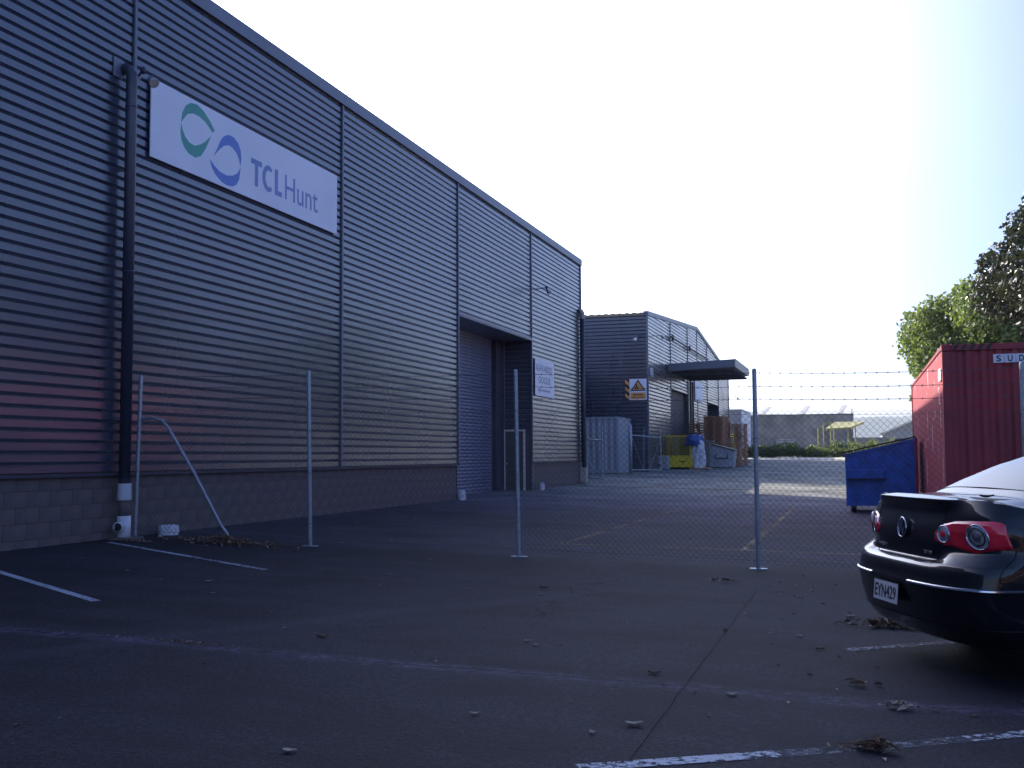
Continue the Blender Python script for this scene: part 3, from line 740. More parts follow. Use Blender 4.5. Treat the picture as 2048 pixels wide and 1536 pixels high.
# canopy
cz = 6.28
cp = MB().poly([(WX + .05, 58.55, cz - .35), (-6.2, 58.55, cz - .22), (-6.2, 58.55, cz + .20), (WX + .05, 58.55, cz + .05)], (0, 7.5, 0)).build('canopy', M['flash'], w2, fixn=True)
MB().bbox(-6.2, -6.16, 58.5, 66.1, cz - .24, cz + .22, .005).build('fascia', M['cream'], cp)
for i in range(7): MB().box(WX + .1, -6.25, 59.2 + i * 1.05, 59.28 + i * 1.05, cz - .44, cz - .31).build('purlin', M['dark'], cp)
MB().tube([(WX + .15, 58.8, 7.85), (WX + .15, 74.2, 7.85)], .045, 10).build('tie_pipe', M['dark'], w2)
for y in (59.55, 65.85):
    b = MB().lathe([(0, .06), (.16, .05), (.16, -.05), (0, -.06)], (WX + .15, y, 7.85), 'x', 10); b.build('tie_bracket', M['dark'], w2)
for y in (66.3, 67.2): MB().tube([(WX + .1, y, 5.9), (WX + .1, y, .6)], .06, 10).build('downpipe', M['dark'], w2)

ws = empty('blank_sign', (WX + .03, 70.3, 5.3), 0, 'plain white square sign under the canopy of the far warehouse', 'sign')
MB().bbox(WX + .03, WX + .05, 68.7, 72.0, 4.85, 6.05, .005).build('sign_panel', M['signw'], ws)
MB().bbox(WX + .025, WX + .03, 68.6, 72.1, 4.8, 6.1, .001).build('backing_frame', M['galv'], ws)

# forklift warning sign at the corner
fs = empty('warning_sign', (-10.3, ya - .05, 4.08), 0, 'white and orange forklift warning sign with a black bordered triangle', 'sign')
fx0, fx1, fy_ = -10.73, -9.87, ya - .045
MB().bbox(fx0, fx1, fy_ - .03, fy_, 4.08, 5.13, .004).build('sign_panel', M['signw'], fs)
def fl(pts, m, nm, lay=0):
    mb = MB(); mb.poly([(x, fy_ - .031 - .004 * lay, z) for x, z in pts], (0, -.003, 0)); mb.build(nm, m, fs, fixn=True)
cx = (fx0 + fx1) / 2
fl([(cx - .39, 4.53), (cx + .39, 4.53), (cx, 5.10)], M['black'], 'triangle_border')
fl([(cx - .28, 4.585), (cx + .28, 4.585), (cx, 4.99)], M['orange'], 'triangle', 1)
fl([(fx0 + .05, 4.13), (fx1 - .05, 4.13), (fx1 - .05, 4.45), (fx0 + .05, 4.45)], M['orange'], 'caption_panel', 0)
textmesh('BEWARE', (cx - .25, fy_ - .038, 4.30), (1, 0, 0), Z_, .5, .10, M['black'], 'lettering', fs, bold=.02, thick=.003)
textmesh('FORKLIFTS OPERATING', (cx - .34, fy_ - .038, 4.18), (1, 0, 0), Z_, .68, .06, M['black'], 'lettering', fs, bold=.01, thick=.003)
fk = [(-.16, 4.66), (-.02, 4.66), (.0, 4.64), (.14, 4.64), (.14, 4.66), (.03, 4.67), (.03, 4.84), (.01, 4.84), (.01, 4.72), (-.03, 4.72), (-.05, 4.86), (-.10, 4.86), (-.11, 4.74), (-.16, 4.72)]
fl([(cx + a, z) for a, z in fk], M['black'], 'forklift_symbol', 2)
for xx in (-.12, -.02):
    fl([(cx + xx + .03 * math.cos(2 * math.pi * i / 10), 4.645 + .03 * math.sin(2 * math.pi * i / 10)) for i in range(10)], M['black'], 'wheel_symbol', 2)
hz = empty('hazard_board', (-10.83, ya - .1, 4.1), 0, 'narrow orange and black striped hazard board at the left edge of the forklift sign', 'sign')
MB().bbox(-10.95, -10.745, ya - .06, ya - .035, 4.10, 5.10, .003).build('board', M['black'], hz)
for i in range(3):
    z = 4.14 + i * .335
    MB().poly([(-10.945, ya - .061, z + .13), (-10.75, ya - .061, z - .03), (-10.75, ya - .061, z + .13), (-10.945, ya - .061, z + .29)], (0, -.003, 0)).build('stripe', M['orange'], hz, fixn=True)

flood('floodlight', (-10.05, ya - .04, 7.28), (-10.2, ya - .25, 7.24), (-10.38, ya - .38, 7.02), (-.55, -.3, -.75), 'white floodlight on the shaded end wall of the far warehouse', 'floodlights on the far warehouse', .09, 'signw')
flood('floodlight', (WX + .03, 54.6, 7.45), (-9.4, 54.5, 7.42), (-9.33, 54.5, 7.3), (.6, -.2, -.75), 'grey floodlight on the ribbed side wall above the canopy', 'floodlights on the far warehouse', .08)
flood('floodlight', (WX + .03, 86.8, 5.85), (-9.2, 86.9, 5.95), (-9.0, 86.9, 5.78), (.6, -.2, -.75), 'small floodlight at the far end of the gabled warehouse', 'floodlights on the far warehouse', .09)
b = empty('wall_box', (WX + .06, 53.1, 5.3), 0, 'small white meter box on the corner of the far warehouse', 'box')
MB().bbox(WX + .03, WX + .15, 53.0, 53.4, 5.27, 5.68, .01).build('casing', M['signw'], b)
MB().box(WX + .15, WX + .156, 53.03, 53.37, 5.30, 5.65).build('cover', M['galv'], b)

# ---------------- corrugated shipping container
def corr(mb, P, L_, z0, z1, pitch=.26, d=.036):
    n = int(round(L_ / pitch)); pitch = L_ / n; pts = []
    for i in range(n):
        o = i * pitch
        pts += [(o, 0), (o + pitch * .28, 0), (o + pitch * .5, -d), (o + pitch * .78, -d)]
    pts.append((L_, 0))
    rows = [[P(a, dd, z) for a, dd in pts] for z in (z0, z1)]
    return mb.grid(rows)
def container(name, x0, y0, L_, W_, z0, H_, m, mside, label, frame=None, pitch=.27):
    """near end at y0, -x side visible"""
    c = empty(name, (x0 + W_ / 2, y0 + L_ / 2, z0), 0, label, 'container')
    frame = frame or m
    x1, y1, z1 = x0 + W_, y0 + L_, z0 + H_
    p = .14
    mb = MB(); corr(mb, lambda a, d, z: (x0 + p + a, y0 + .02 - d, z), W_ - 2 * p, z0 + .12, z1 - .11, pitch); mb.build('end_panel', m, c)
    mb = MB(); corr(mb, lambda a, d, z: (x1 - p - a, y1 - .02 + d, z), W_ - 2 * p, z0 + .12, z1 - .11, pitch); mb.build('end_panel', m, c)
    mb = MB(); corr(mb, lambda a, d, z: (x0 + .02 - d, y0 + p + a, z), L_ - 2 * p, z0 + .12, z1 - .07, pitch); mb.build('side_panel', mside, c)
    mb = MB(); corr(mb, lambda a, d, z: (x1 - .02 + d, y0 + p + a, z), L_ - 2 * p, z0 + .12, z1 - .07, pitch); mb.build('side_panel', m, c)
    MB().box(x0 + .05, x1 - .05, y0 + .05, y1 - .05, z1 - .03, z1 - .012).build('roof', m, c)
    MB().box(x0 + .06, x1 - .06, y0 + .07, y1 - .07, z0 + .1, z0 + .14).build('floor', m, c)
    for (xa, xb, ya_, yb_) in ((x0, x0 + p, y0, y0 + p), (x1 - p, x1, y0, y0 + p), (x0, x0 + p, y1 - p, y1), (x1 - p, x1, y1 - p, y1)):
        MB().bbox(xa, xb, ya_, yb_, z0 + .12, z1 - .115, .008).build('corner_post', frame, c)
        for (za, zb) in ((z0, z0 + .118), (z1 - .113, z1 + .005)):
            MB().bbox(xa - .006, xb + .006, ya_ - .006, yb_ + .006, za, zb, .01).build('corner_casting', frame, c)
    for (za, zb) in ((z0 + .01, z0 + .13), (z1 - .11, z1 - .005)):
        for yy in (y0, y1 - .06): MB().bbox(x0 + p + .007, x1 - p - .007, yy, yy + .06, za, zb, .006).build('end_rail', frame, c)
    for (za, zb) in ((z0 + .01, z0 + .13), (z1 - .07, z1 - .005)):
        for xx in (x0, x1 - .06): MB().bbox(xx, xx + .06, y0 + p + .007, y1 - p - .007, za, zb, .006).build('side_rail', frame, c)
    return c
RC0 = (1.385, 19.6)
rc = container('shipping_container', RC0[0], RC0[1], 11.2, 2.44, .30, 2.9, M['redc'], M['redside_lit'], 'faded red corrugated shipping container with peeling paint behind the blue bin', pitch=.24)
zc = 3.2
# hazard marking on the top rail, reference letters
for i in range(5):
    x = RC0[0] + .16 + i * .13
    MB().poly([(x, RC0[1] - .001, zc - .10), (x + .06, RC0[1] - .001, zc - .10), (x + .12, RC0[1] - .001, zc - .01), (x + .06, RC0[1] - .001, zc - .01)], (0, -.003, 0)).build('hazard_stripe', M['black'], rc, fixn=True)
for i, ch in enumerate('SUDU'):
    x = RC0[0] + .80 + i * .175
    MB().bbox(x, x + .168, RC0[1] - .012, RC0[1] + .018, 2.865, 3.01, .003).build('letter_panel', M['signw'], rc)
    textmesh(ch, (x + .045, RC0[1] - .012, 2.885), (1, 0, 0), Z_, .075, .105, M['black'], 'letter', rc, bold=.02, thick=.003)
MB().box(RC0[0] - .012, RC0[0] + .0, 19.85, 20.45, 2.62, 2.83).build('side_label', M['signw'], rc)
for i in range(5):
    MB().box(RC0[0] - .010, RC0[0] + .0, 20.3, 20.45, 2.22 + i * .065, 2.265 + i * .065).build('side_letter', M['signw'], rc)
for i, y in enumerate((19.7, 24, 30.4)):
    mb = MB().bbox(RC0[0] - .1, RC0[0] + 2.5, y, y + .22, gz(2, y) - .02, .297, .01)
    top('timber_sleeper', mb, M['pallet'], (RC0[0] + 1.2, y + .11, 0), ['timber sleeper under the near end of the red container', 'timber sleeper under the middle of the red container', 'timber sleeper under the far end of the red container'][i], 'timber', 'sleepers under the red container')

wc = container('shipping_container', -12.9, 49.3, 2.9, 2.3, .53, 2.62, M['wconc'], M['wconc'], 'pale weathered short container with rust streaks behind the open yard gate', pitch=.30)
wc.rotation_euler = (0, 0, R(0))

# ---------------- yard gates
def gate(loc, ang, W_, H_, label, post=True):
    e = empty('yard_gate', (loc[0], loc[1], gz(loc[0], loc[1])), R(ang), label, 'gate', 'open leaves of the yard gate')
    b = MB(); r_ = .028
    b.tube([(0, 0, .18), (0, 0, H_)], r_, 8).tube([(W_, 0, .14), (W_, 0, H_ + .12)], r_, 8)
    b.tube([(0, 0, .2), (W_, 0, .16)], r_, 8).tube([(0, 0, H_ - .35), (W_, 0, H_ - .42)], r_, 8); b.build('gate_frame', M['galv'], e, local=True)
    b = MB()
    b.tube([(W_ * .4, 0, .18), (W_ * .42, 0, H_)], .012, 6).tube([(.02, 0, H_ - .4), (W_ * .38, 0, .2)], .012, 6).tube([(W_ - .02, 0, H_ - .45), (W_ * .6, 0, .2)], .012, 6)
    b.build('gate_stay', M['galv'], e, local=True)
    b = MB(); n = int(W_ / .06)
    for i in range(n):
        for k_ in range(int((H_ - .6) / .06)):
            x = i * .06; z = .2 + k_ * .06
            xa, xb = (x, x + .06) if (k_ + i) % 2 == 0 else (x + .06, x)
            tri(b, (xa, .01, z), (xb, .01, z + .06), .002)
    b.build('wire_mesh', M['wire'], e, local=True)
    for dz in (.12, -.1, -.3):
        b = MB().tube([(0, 0, H_ + dz - .1), (W_, 0, H_ + dz - .06)], .003, 4); b.build('barbed_wire', M['wire'], e, local=True)
    if post:
        MB().tube([(-.12, 0, -.05), (-.12, 0, H_ + .1), (-.12, 0, H_ + .16)], [.085, .085, .03], 14).build('gate_post', M['galv'], e, smooth=True, local=True)
    return e
gate((-9.86, 40.2), -52, 1.35, 2.0, 'open mesh gate leaf hinged at the corner of the near warehouse', False)
gate((-9.97, 49.2), 76, 3.3, 2.15, 'open mesh gate leaf on a thick round post beside the pale container')

# ---------------- yard clutter in front of the far warehouse
def gp(x, y): return gz(x, y)
# concrete block
cb = empty('concrete_block', (-9.75, 55.6, gp(-9.8, 55.6)), 0, 'long pale concrete block with two fork slots in front of the yellow cage', 'block')
g0 = gp(-9.8, 55.6)
MB().bbox(-10.85, -9.32, 55.3, 55.95, g0, g0 + .70, .04).build('body', M['conc'], cb)
for x in (-10.55, -9.85): MB().box(x, x + .2, 55.294, 55.31, g0 + .18, g0 + .26).build('fork_slot', M['black'], cb)
# yellow cage
yg = gp(-9, 57.2); yc = empty('steel_cage', (-9.1, 57.4, yg), 0, 'yellow steel mesh cage on a yellow tray', 'cage')
x0, x1, y0, y1 = -9.95, -8.35, 56.6, 58.2; hz_ = 1.72
MB().bbox(x0 + .25, x1 + .12, y0, y1, yg + .08, yg + .66, .02).build('tray', M['yellow'], yc)
MB().box(-8.95, -8.60, y0 - .006, y0 + .01, yg + .36, yg + .42).build('fork_slot', M['black'], yc)
fr = MB()
for x in (x0, x1):
    for y in (y0, y1): fr.box(x - .03, x + .03, y - .03, y + .03, yg, yg + hz_)
for z in (yg + .68, yg + hz_): 
    fr.box(x0, x1, y0 - .025, y0 + .025, z - .03, z + .03); fr.box(x0, x1, y1 - .025, y1 + .025, z - .03, z + .03)
    fr.box(x0 - .025, x0 + .025, y0, y1, z - .03, z + .03); fr.box(x1 - .025, x1 + .025, y0, y1, z - .03, z + .03)
fr.build('frame', M['yellow'], yc)
ms = MB()
for i in range(1, 17):
    x = x0 + (x1 - x0) * i / 17; ms.box(x - .003, x + .003, y0 - .004, y0 + .004, yg + .7, yg + hz_); ms.box(x - .006, x + .006, y1 - .004, y1 + .004, yg + .7, yg + hz_)
    y = y0 + (y1 - y0) * i / 17; ms.box(x0 - .004, x0 + .004, y - .006, y + .006, yg + .7, yg + hz_); ms.box(x1 - .004, x1 + .004, y - .006, y + .006, yg + .7, yg + hz_)
for i in range(1, 11):
    z = yg + .7 + 1.0 * i / 11
    for y in (y0, y1): ms.box(x0, x1, y - .004, y + .004, z - .003, z + .003)
    for x in (x0, x1): ms.box(x - .008, x + .008, y0, y1, z - .005, z + .005)
ms.build('mesh_infill', M['yellow'], yc)
MB().bbox(-9.2, -8.2, 58.5, 60.2, yg + 1.70, yg + 1.80, .02).build('body', M['lid'], None)
lidbox = bpy.context.scene.collection.objects[-1]; bpy.data.objects.remove(lidbox)
bb = empty('rubbish_bin', (-8.7, 59.3, gp(-8.7, 59.3)), 0, 'dark lidded bin standing behind the yellow cage', 'bin')
g0 = gp(-8.7, 59.3)
MB().bbox(-9.25, -8.15, 58.6, 60.0, g0 + .05, g0 + 1.72, .03).build('body', M['dark'], bb)
MB().poly([(-9.32, 58.5, g0 + 1.72), (-8.08, 58.5, g0 + 1.72), (-8.08, 58.5, g0 + 1.82), (-8.7, 58.5, g0 + 1.90), (-9.5, 58.5, g0 + 1.78)], (0, 1.6, 0)).build('lid', M['lid'], bb, fixn=True)
# tarpaulin bag
def lump(name, c, rx_, ry_, h, m, label, cat, seed=1, amp=.12, lean=0, parent=None):
    rnd = random.Random(seed); rows = []; ph = [rnd.uniform(0, 6.28) for _ in range(8)]
    for j in range(13):
        t = j / 12; rad = (math.sin(math.pi * min(1, t * .55 + .30))) ** .6 * (1 if t < .85 else max(.02, (1 - t) / .15) ** .5)
        row = []
        for k_ in range(22):
            a = 2 * math.pi * k_ / 22
            q_ = rad * (1 + amp * math.sin(3 * a + ph[0] + 4 * t) + amp * .6 * math.sin(7 * a + ph[1] - 6 * t) + rnd.uniform(-.03, .03))
            row.append((c[0] + rx_ * q_ * math.cos(a) + lean * t, c[1] + ry_ * q_ * math.sin(a), c[2] + h * t))
        rows.append(row)
    mb = MB().grid(rows, True)
    if parent: return mb.build(name, m, parent, smooth=False)
    return top(name, mb, m, c, label, cat)
tb = empty('wrapped_bundle', (-8.0, 56.9, gp(-8, 56.9)), 0, 'white plastic wrapped bundle with a blue tarpaulin over its top', 'bundle')
g0 = gp(-8, 56.9)
lump('wrap', (-7.98, 56.95, g0), .34, .5, 1.62, M['tarpw'], None, None, 3, parent=tb)
lump('tarpaulin_cover', (-8.22, 56.95, g0 + 1.15), .52, .6, .62, M['tarpb'], None, None, 5, parent=tb)
pl_ = MB().bbox(-8.4, -7.4, 56.4, 57.6, g0 + .0, g0 + .09, .01)
top('loading_board', pl_, M['pallet'], (-7.9, 57, g0), 'flat timber board on the ground under the wrapped bundle', 'board')
for o in (tb,): o.location.z = g0
for ch in tb.children: ch.location.z = .09 - 0
# steel post
sp_ = empty('steel_post', (-7.55, 58.2, gp(-7.5, 58.2)), 0, 'dark grey steel post between the wrapped bundle and the pale bin', 'post')
g0 = gp(-7.5, 58.2); MB().bbox(-7.75, -7.55, 58.1, 58.3, g0, g0 + 1.45, .01).build('upright', M['ochre'], sp_)
MB().bbox(-7.95, -7.35, 58.05, 58.35, g0 + 1.45, g0 + 1.5, .01).build('top_plate', M['galv'], sp_)
# pale bin with sloping lid
g0 = gp(-7, 59.6); pb = empty('waste_bin', (-6.95, 60.2, g0), 0, 'pale grey steel bin with a sloping black lid beside the pallets', 'bin')
MB().poly([(-7.75, 59.4, g0 + .06), (-6.5, 59.4, g0 + .06), (-6.4, 59.4, g0 + .95), (-7.68, 59.4, g0 + 1.28)], (0, 1.4, 0)).build('body', M['palg'], pb, fixn=True)
MB().poly([(-7.74, 59.33, g0 + 1.30), (-6.34, 59.33, g0 + .93), (-6.34, 59.33, g0 + .99), (-7.74, 59.33, g0 + 1.36)], (0, 1.55, 0)).build('lid', M['lid'], pb, fixn=True)
MB().box(-7.45, -6.75, 59.34, 59.4, g0 + .50, g0 + .56).box(-7.45, -7.40, 59.34, 59.4, g0 + .56, g0 + .8).box(-6.8, -6.75, 59.34, 59.4, g0 + .56, g0 + .8).build('handle', M['dark'], pb)
for x in (-7.6, -6.7): MB().bbox(x, x + .12, 59.5, 59.6, g0, g0 + .07, .01).build('foot', M['dark'], pb)

# pallets
def palletmesh(w_=1.2, d_=1.0):
    b = MB(); 
    for i in range(7): b.box(-w_ / 2 + i * (w_ - .09) / 6, -w_ / 2 + i * (w_ - .09) / 6 + .09, -d_ / 2, d_ / 2, .118, .139)
    for y in (-d_ / 2, -.045, d_ / 2 - .09):
        for x in (-w_ / 2, -.06, w_ / 2 - .12): b.box(x, x + .12, y, y + .09, .021, .097)
        b.box(-w_ / 2, w_ / 2, y, y + .09, .097, .118); b.box(-w_ / 2, w_ / 2, y, y + .09, 0, .021)
    return b.mesh('timber_pallet', M['pallet'])
pme = palletmesh()
ORD = ['', 'second', 'third', 'fourth', 'fifth', 'sixth', 'seventh', 'eighth', 'ninth', 'tenth', 'eleventh', 'twelfth', 'thirteenth', 'fourteenth', 'fifteenth', 'sixteenth', 'seventeenth', 'eighteenth', 'nineteenth', 'twentieth', 'twenty-first']
stacks = [(-9.35, 66.7, 18, 'in the leftmost stack beside the far wall', 'pallets in the leftmost stack'),
          (-8.30, 66.3, 21, 'in the tallest stack of all', 'pallets in the tallest stack'),
          (-8.20, 67.6, 21, 'in the stack right behind the tallest', 'pallets in the stack behind the tallest'),
          (-7.15, 67.9, 18, 'in the stack right of the tallest', 'pallets in the middle height stack'),
          (-7.05, 63.6, 10, 'in the low front stack', 'pallets in the low front stack')]
for (x, y, n, lb, gr) in stacks:
    g0 = gp(x, y); rnd = random.Random(int(x * 10))
    a0 = rnd.uniform(-.05, .05)
    for i in range(n):
        k_ = n - 1 - i; pos = 'topmost' if k_ == 0 else ('bottom one' if i == 0 else ORD[k_] + ' from the top')
        o = bpy.data.objects.new('timber_pallet', pme); COL.objects.link(o)
        o.location = (x + rnd.uniform(-.04, .04), y + rnd.uniform(-.04, .04), g0 + .005 + i * .140); o.rotation_euler = (0, 0, a0 + rnd.uniform(-.03, .03))
        tag(o, 'timber pallet, %s %s' % (pos, lb), 'pallet', gr)

# pale cabin beyond the far warehouse
g0 = gp(-9, 92)
cbn = empty('site_cabin', (-9.5, 92, g0), 0, 'plain pale grey metal cabin past the end of the far warehouse', 'cabin')
MB().bbox(-11.2, -9.1, 90, 98, g0, 5.0, .03).build('wall', M['palg'], cbn)
MB().bbox(-11.3, -9.0, 89.9, 98.1, 5.0, 5.08, .02).build('roof', M['signw'], cbn)
MB().poly([(-9.09, 90.1, g0), (-9.09, 97.9, g0), (-9.09, 97.9, 4.95), (-9.09, 90.1, 4.95)], (.02, 0, 0)).build('side_sheet', M['signw'], cbn, fixn=True)

# ---------------- building beyond the hedge
b3 = empty('block_building', (-7, 145, 1.5), 0, 'grey concrete block building with a pale roof beyond the hedge', 'building')
MB().box(-26, -.75, 140, 165, 1.2, 6.35).build('wall', M['bconc'], b3)
for i in range(9):
    x = -25.6 + i * 3.1
    MB().box(x, x + .22, 139.93, 140, 1.2, 6.3).build('pilaster', M['bconc'], b3)
mb = MB(); mb.grid([[(-26.3, 139.8, 6.36), (-.55, 139.8, 6.36)], [(-26.3, 148, 7.75), (-.55, 148, 7.75)], [(-26.3, 165.2, 6.3), (-.55, 165.2, 6.3)]]); mb.build('roof', M['lroof'], b3)
M['rooflt'] = mat('translucent_roof_strip', (.42, .40, .35), .5)
for x in (-22.5, -17.4, -12.0, -7.0, -2.4):
    mb = MB(); mb.grid([[(x, 139.85, 6.40), (x + .55, 139.85, 6.40)], [(x + .5, 147.8, 7.75), (x + 1.05, 147.8, 7.75)]]); mb.build('roof_light', M['rooflt'], b3)
MB().box(-.72, -.62, 139.9, 140, 1.2, 6.9).build('downpipe', M['flash'], b3)
# yellow frame shelter
yf = empty('frame_shelter', (-2.4, 132, 1.45), 0, 'yellow steel frame with a tilted yellow roof beyond the hedge', 'shelter')
for x, y, z in ((-4.4, 130, 4.4), (-3.9, 133.5, 5.0), (-3.0, 130, 5.1), (-2.7, 133.5, 5.1), (-1.1, 130, 4.4), (-.3, 133.5, 5.1)):
    MB().tube([(x, y, 1.3), (x, y, z)], .07, 8).build('post', M['yellowf'], yf)
MB().poly([(-3.6, 129.6, 4.15), (-.7, 129.6, 4.3), (.75, 134.5, 5.05), (-2.6, 134.5, 5.05)], (0, 0, .14)).build('roof_panel', M['yellowf'], yf, fixn=True)
for k_ in range(6): MB().bar((-3.5 + .55 * k_, 129.7, 4.1 + .03 * k_), (-2.4 + .6 * k_, 134.4, 4.98), .07).build('rafter', M['yellow'], yf)
MB().bar((-4.4, 130, 4.4), (-3.0, 130, 5.1), .1).build('brace', M['yellowf'], yf)
# small rack
rk = empty('metal_rack', (-7.6, 122, 1.4), 0, 'low pale green metal rack in front of the block building', 'rack')
for x in (-8.5, -6.7): MB().box(x - .05, x + .05, 121.9, 122, 1.3, 3.0).build('upright', M['palg'], rk)
for z in (2.0, 2.35, 2.7, 2.95): MB().box(-8.45, -6.75, 121.92, 121.98, z, z + .08).build('rail', M['palg'], rk)

# house on the right
hs = empty('house', (12, 205, 2), 0, 'distant house with a brown gable roof partly hidden by the red container', 'house')
MB().box(4, 20, 200, 212, 1.5, 4.9).build('wall', M['housew'], hs)
mb = MB(); mb.grid([[(3.6, 199, 4.8), (3.6, 213, 4.8)], [(11.5, 199, 8.3), (11.5, 213, 8.3)], [(20.4, 199, 4.8), (20.4, 213, 4.8)]]); mb.build('roof', M['hroof'], hs)
MB().poly([(4.2, 200.2, 4.85), (19.8, 200.2, 4.85), (11.5, 200.2, 8.1)], (0, .1, 0)).build('gable', M['housew'], hs, fixn=True)
MB().box(6, 8, 199.95, 200, 2.6, 4).build('window', M['dark'], hs)
hs2 = empty('house', (-2, 215, 2), 0, 'low distant roof behind the flax plants', 'house')
MB().box(-1.2, 5, 190, 200, 1.5, 3.7).build('wall', M['ochre'], hs2)
MB().box(-1.4, 5.2, 189.8, 200.2, 3.7, 4.1).build('roof', M['ochre'], hs2)

# ---------------- foliage
def leafcloud(mb, blobs, n, size, seed, aspect=1.6, shell=.55):
    rnd = random.Random(seed); tot = sum(b[3] ** 2 for b in blobs)
    for (cx_, cy_, cz_, r_) in blobs:
        m_ = int(n * r_ * r_ / tot)
        for _ in range(m_):
            while True:
                d = Vector((rnd.gauss(0, 1), rnd.gauss(0, 1), rnd.gauss(0, 1)))
                if d.length > .01: break
            d.normalize(); rad = r_ * (shell + (1 - shell) * rnd.random()) * (1 + rnd.gauss(0, .07))
            p = Vector((cx_, cy_, cz_)) + Vector((d.x, d.y, d.z * .85)) * rad
            a = (d * .5 + Vector((rnd.gauss(0, 1), rnd.gauss(0, 1), rnd.gauss(0, .8))).normalized()).normalized()
            t = a.cross(Vector((rnd.gauss(0, 1), rnd.gauss(0, 1), rnd.gauss(0, 1)))).normalized(); b2 = a.cross(t)
            s_ = size * rnd.uniform(.6, 1.25); l_ = s_ * aspect
            q0 = p - t * l_ / 2; q1 = p + b2 * s_ / 2 + a * s_ * .12; q2 = p + t * l_ / 2; q3 = p - b2 * s_ / 2 + a * s_ * .12
            mb.add([q0, q1, q2, q3], [(0, 1, 2, 3)])
    return mb
def lobes(c, rx_, ry_, rz_, n, rmin, rmax, seed):
    rnd = random.Random(seed); out = []
    for i in range(n):
        # fibonacci-ish spread over the ellipsoid plus some inside
        t = (i + .5) / n; ph = i * 2.39996; zz = 1 - 2 * t; q_ = math.sqrt(max(0, 1 - zz * zz))
        r_ = rnd.uniform(rmin, rmax); k_ = rnd.uniform(.72, 1.0) if i % 4 else rnd.uniform(.3, .6)
        out.append((c[0] + (rx_ - r_) * k_ * q_ * math.cos(ph), c[1] + (ry_ - r_) * k_ * q_ * math.sin(ph), c[2] + (rz_ - r_) * k_ * zz, r_))
    return out
def tree(loc, c, rx_, ry_, rz_, nl, rmin, rmax, nleaf, size, m, label, seed, group=None, trunk=.28):
    e = empty('tree', (loc[0], loc[1], gz(loc[0], loc[1])), 0, label, 'tree', group)
    bl = lobes(c, rx_, ry_, rz_, nl, rmin, rmax, seed)
    b = MB(); g0 = gz(loc[0], loc[1]); rnd = random.Random(seed)
    b.tube([(loc[0], loc[1], g0 - .1), (loc[0] + .05, loc[1], g0 + .4), (loc[0] + .15, loc[1] + .1, g0 + 1.5), (c[0], c[1], c[2])], [trunk * 1.3, trunk, trunk * .8, trunk * .35], 10)
    b.build('trunk', M['trunk'], e, smooth=True)
    lm = MB()
    for i, q_ in enumerate(bl):
        if i % 2 == 0:
            st = Vector((loc[0] + .15, loc[1] + .1, g0 + 1.5)).lerp(Vector(c), rnd.uniform(.1, .9)); en = Vector(q_[:3]); md = st.lerp(en, .5) + Vector((0, 0, .25))
            lm.tube([st, md, en], [trunk * .3, trunk * .18, .03], 6, caps=False)
    lm.build('limb', M['trunk'], e, smooth=True)
    cr = MB(); leafcloud(cr, bl, nleaf, size, seed); cr.build('crown', m, e)
    return e
tree((5.6, 47.5), (5.2, 47, 5.2), 3.9, 3.6, 4.0, 64, .7, 1.25, 60000, .13, M['leafg'], 'bright green dense round tree behind the red container', 3)
tree((7.4, 31), (7.0, 31, 5.9), 4.7, 3.6, 3.6, 90, .38, 1.0, 58000, .09, M['leafd'], 'dark glossy leaved tree leaning in from the right edge', 11)
# trees that line the far side of the car park (seen mirrored in the steel and the car paint)
t0 = tree((17, 2), (17, 2, 4.2), 4.2, 4.2, 3.4, 30, .9, 1.5, 9000, .22, M['leafo'], 'olive green roadside tree, first of the row right of the car park', 21, 'trees right of the car park')
ordn = ['second', 'third', 'fourth', 'fifth', 'sixth', 'seventh', 'eighth', 'ninth', 'tenth', 'eleventh', 'twelfth']
for i, (x, y) in enumerate([(18, 10.5), (16, 19), (17.5, 44), (16, 54), (19, 64), (15, -8), (19, 75), (17.5, 86), (20, 97), (19, 110), (23, 124)]):
    dup(t0, (x, y, gz(x, y)), i * 1.3, 'olive green roadside tree, %s of the row right of the car park' % ordn[i], (1, 1, random.uniform(.85, 1.15)))
# building behind the camera, mirrored in the near wall
ob = empty('office_building', (14, -26, 0), 0, 'low brown brick office building behind the car park', 'building')
M['brick'] = mat('brown_brick', (.20, .10, .07), .85, 0, .2, 6)
MB().box(4, 30, -34, -24, 0, 4.2).build('wall', M['brick'], ob)
MB().box(3.7, 30.3, -34.3, -23.7, 4.2, 4.5).build('roof', M['flash'], ob)
for i in range(6): MB().box(6 + i * 4, 8 + i * 4, -24, -23.95, 1.2, 2.8).build('window', M['black'], ob)

# hedge along the far kerb
hb = []; rnd = random.Random(5)
for i in range(75):
    x = -16 + i * .33 + rnd.uniform(-.1, .1)
    hb.append((x, 90.9 + rnd.uniform(-.3, .5), gz(x, 86) + .5 + rnd.uniform(-.05, .12), rnd.uniform(.45, .62)))
    if i % 2: hb.append((x, 92.4 + rnd.uniform(-.3, .6), gz(x, 86) + .75 + rnd.uniform(-.1, .3), rnd.uniform(.4, .7)))
hm = MB(); leafcloud(hm, hb, 26000, .10, 4, shell=.4)
top('hedge', hm, M['leafh'], (-4, 91.5, gz(-4, 91.5)), 'low scruffy green hedge running behind the far pale kerb', 'hedge')
sb = []
for i in range(26):
    x = -13 + i * .95 + rnd.uniform(-.4, .4); sb.append((x, 100 + rnd.uniform(-4, 5), gz(x, 100) + .3 + rnd.uniform(0, .45), rnd.uniform(.4, .8)))
sm2 = MB(); leafcloud(sm2, sb, 7000, .16, 6, shell=.4)
tag(sm2.build('scrub', M['leafy'], None), 'loose pale green scrub on the ground beyond the hedge', 'scrub', kind='stuff')
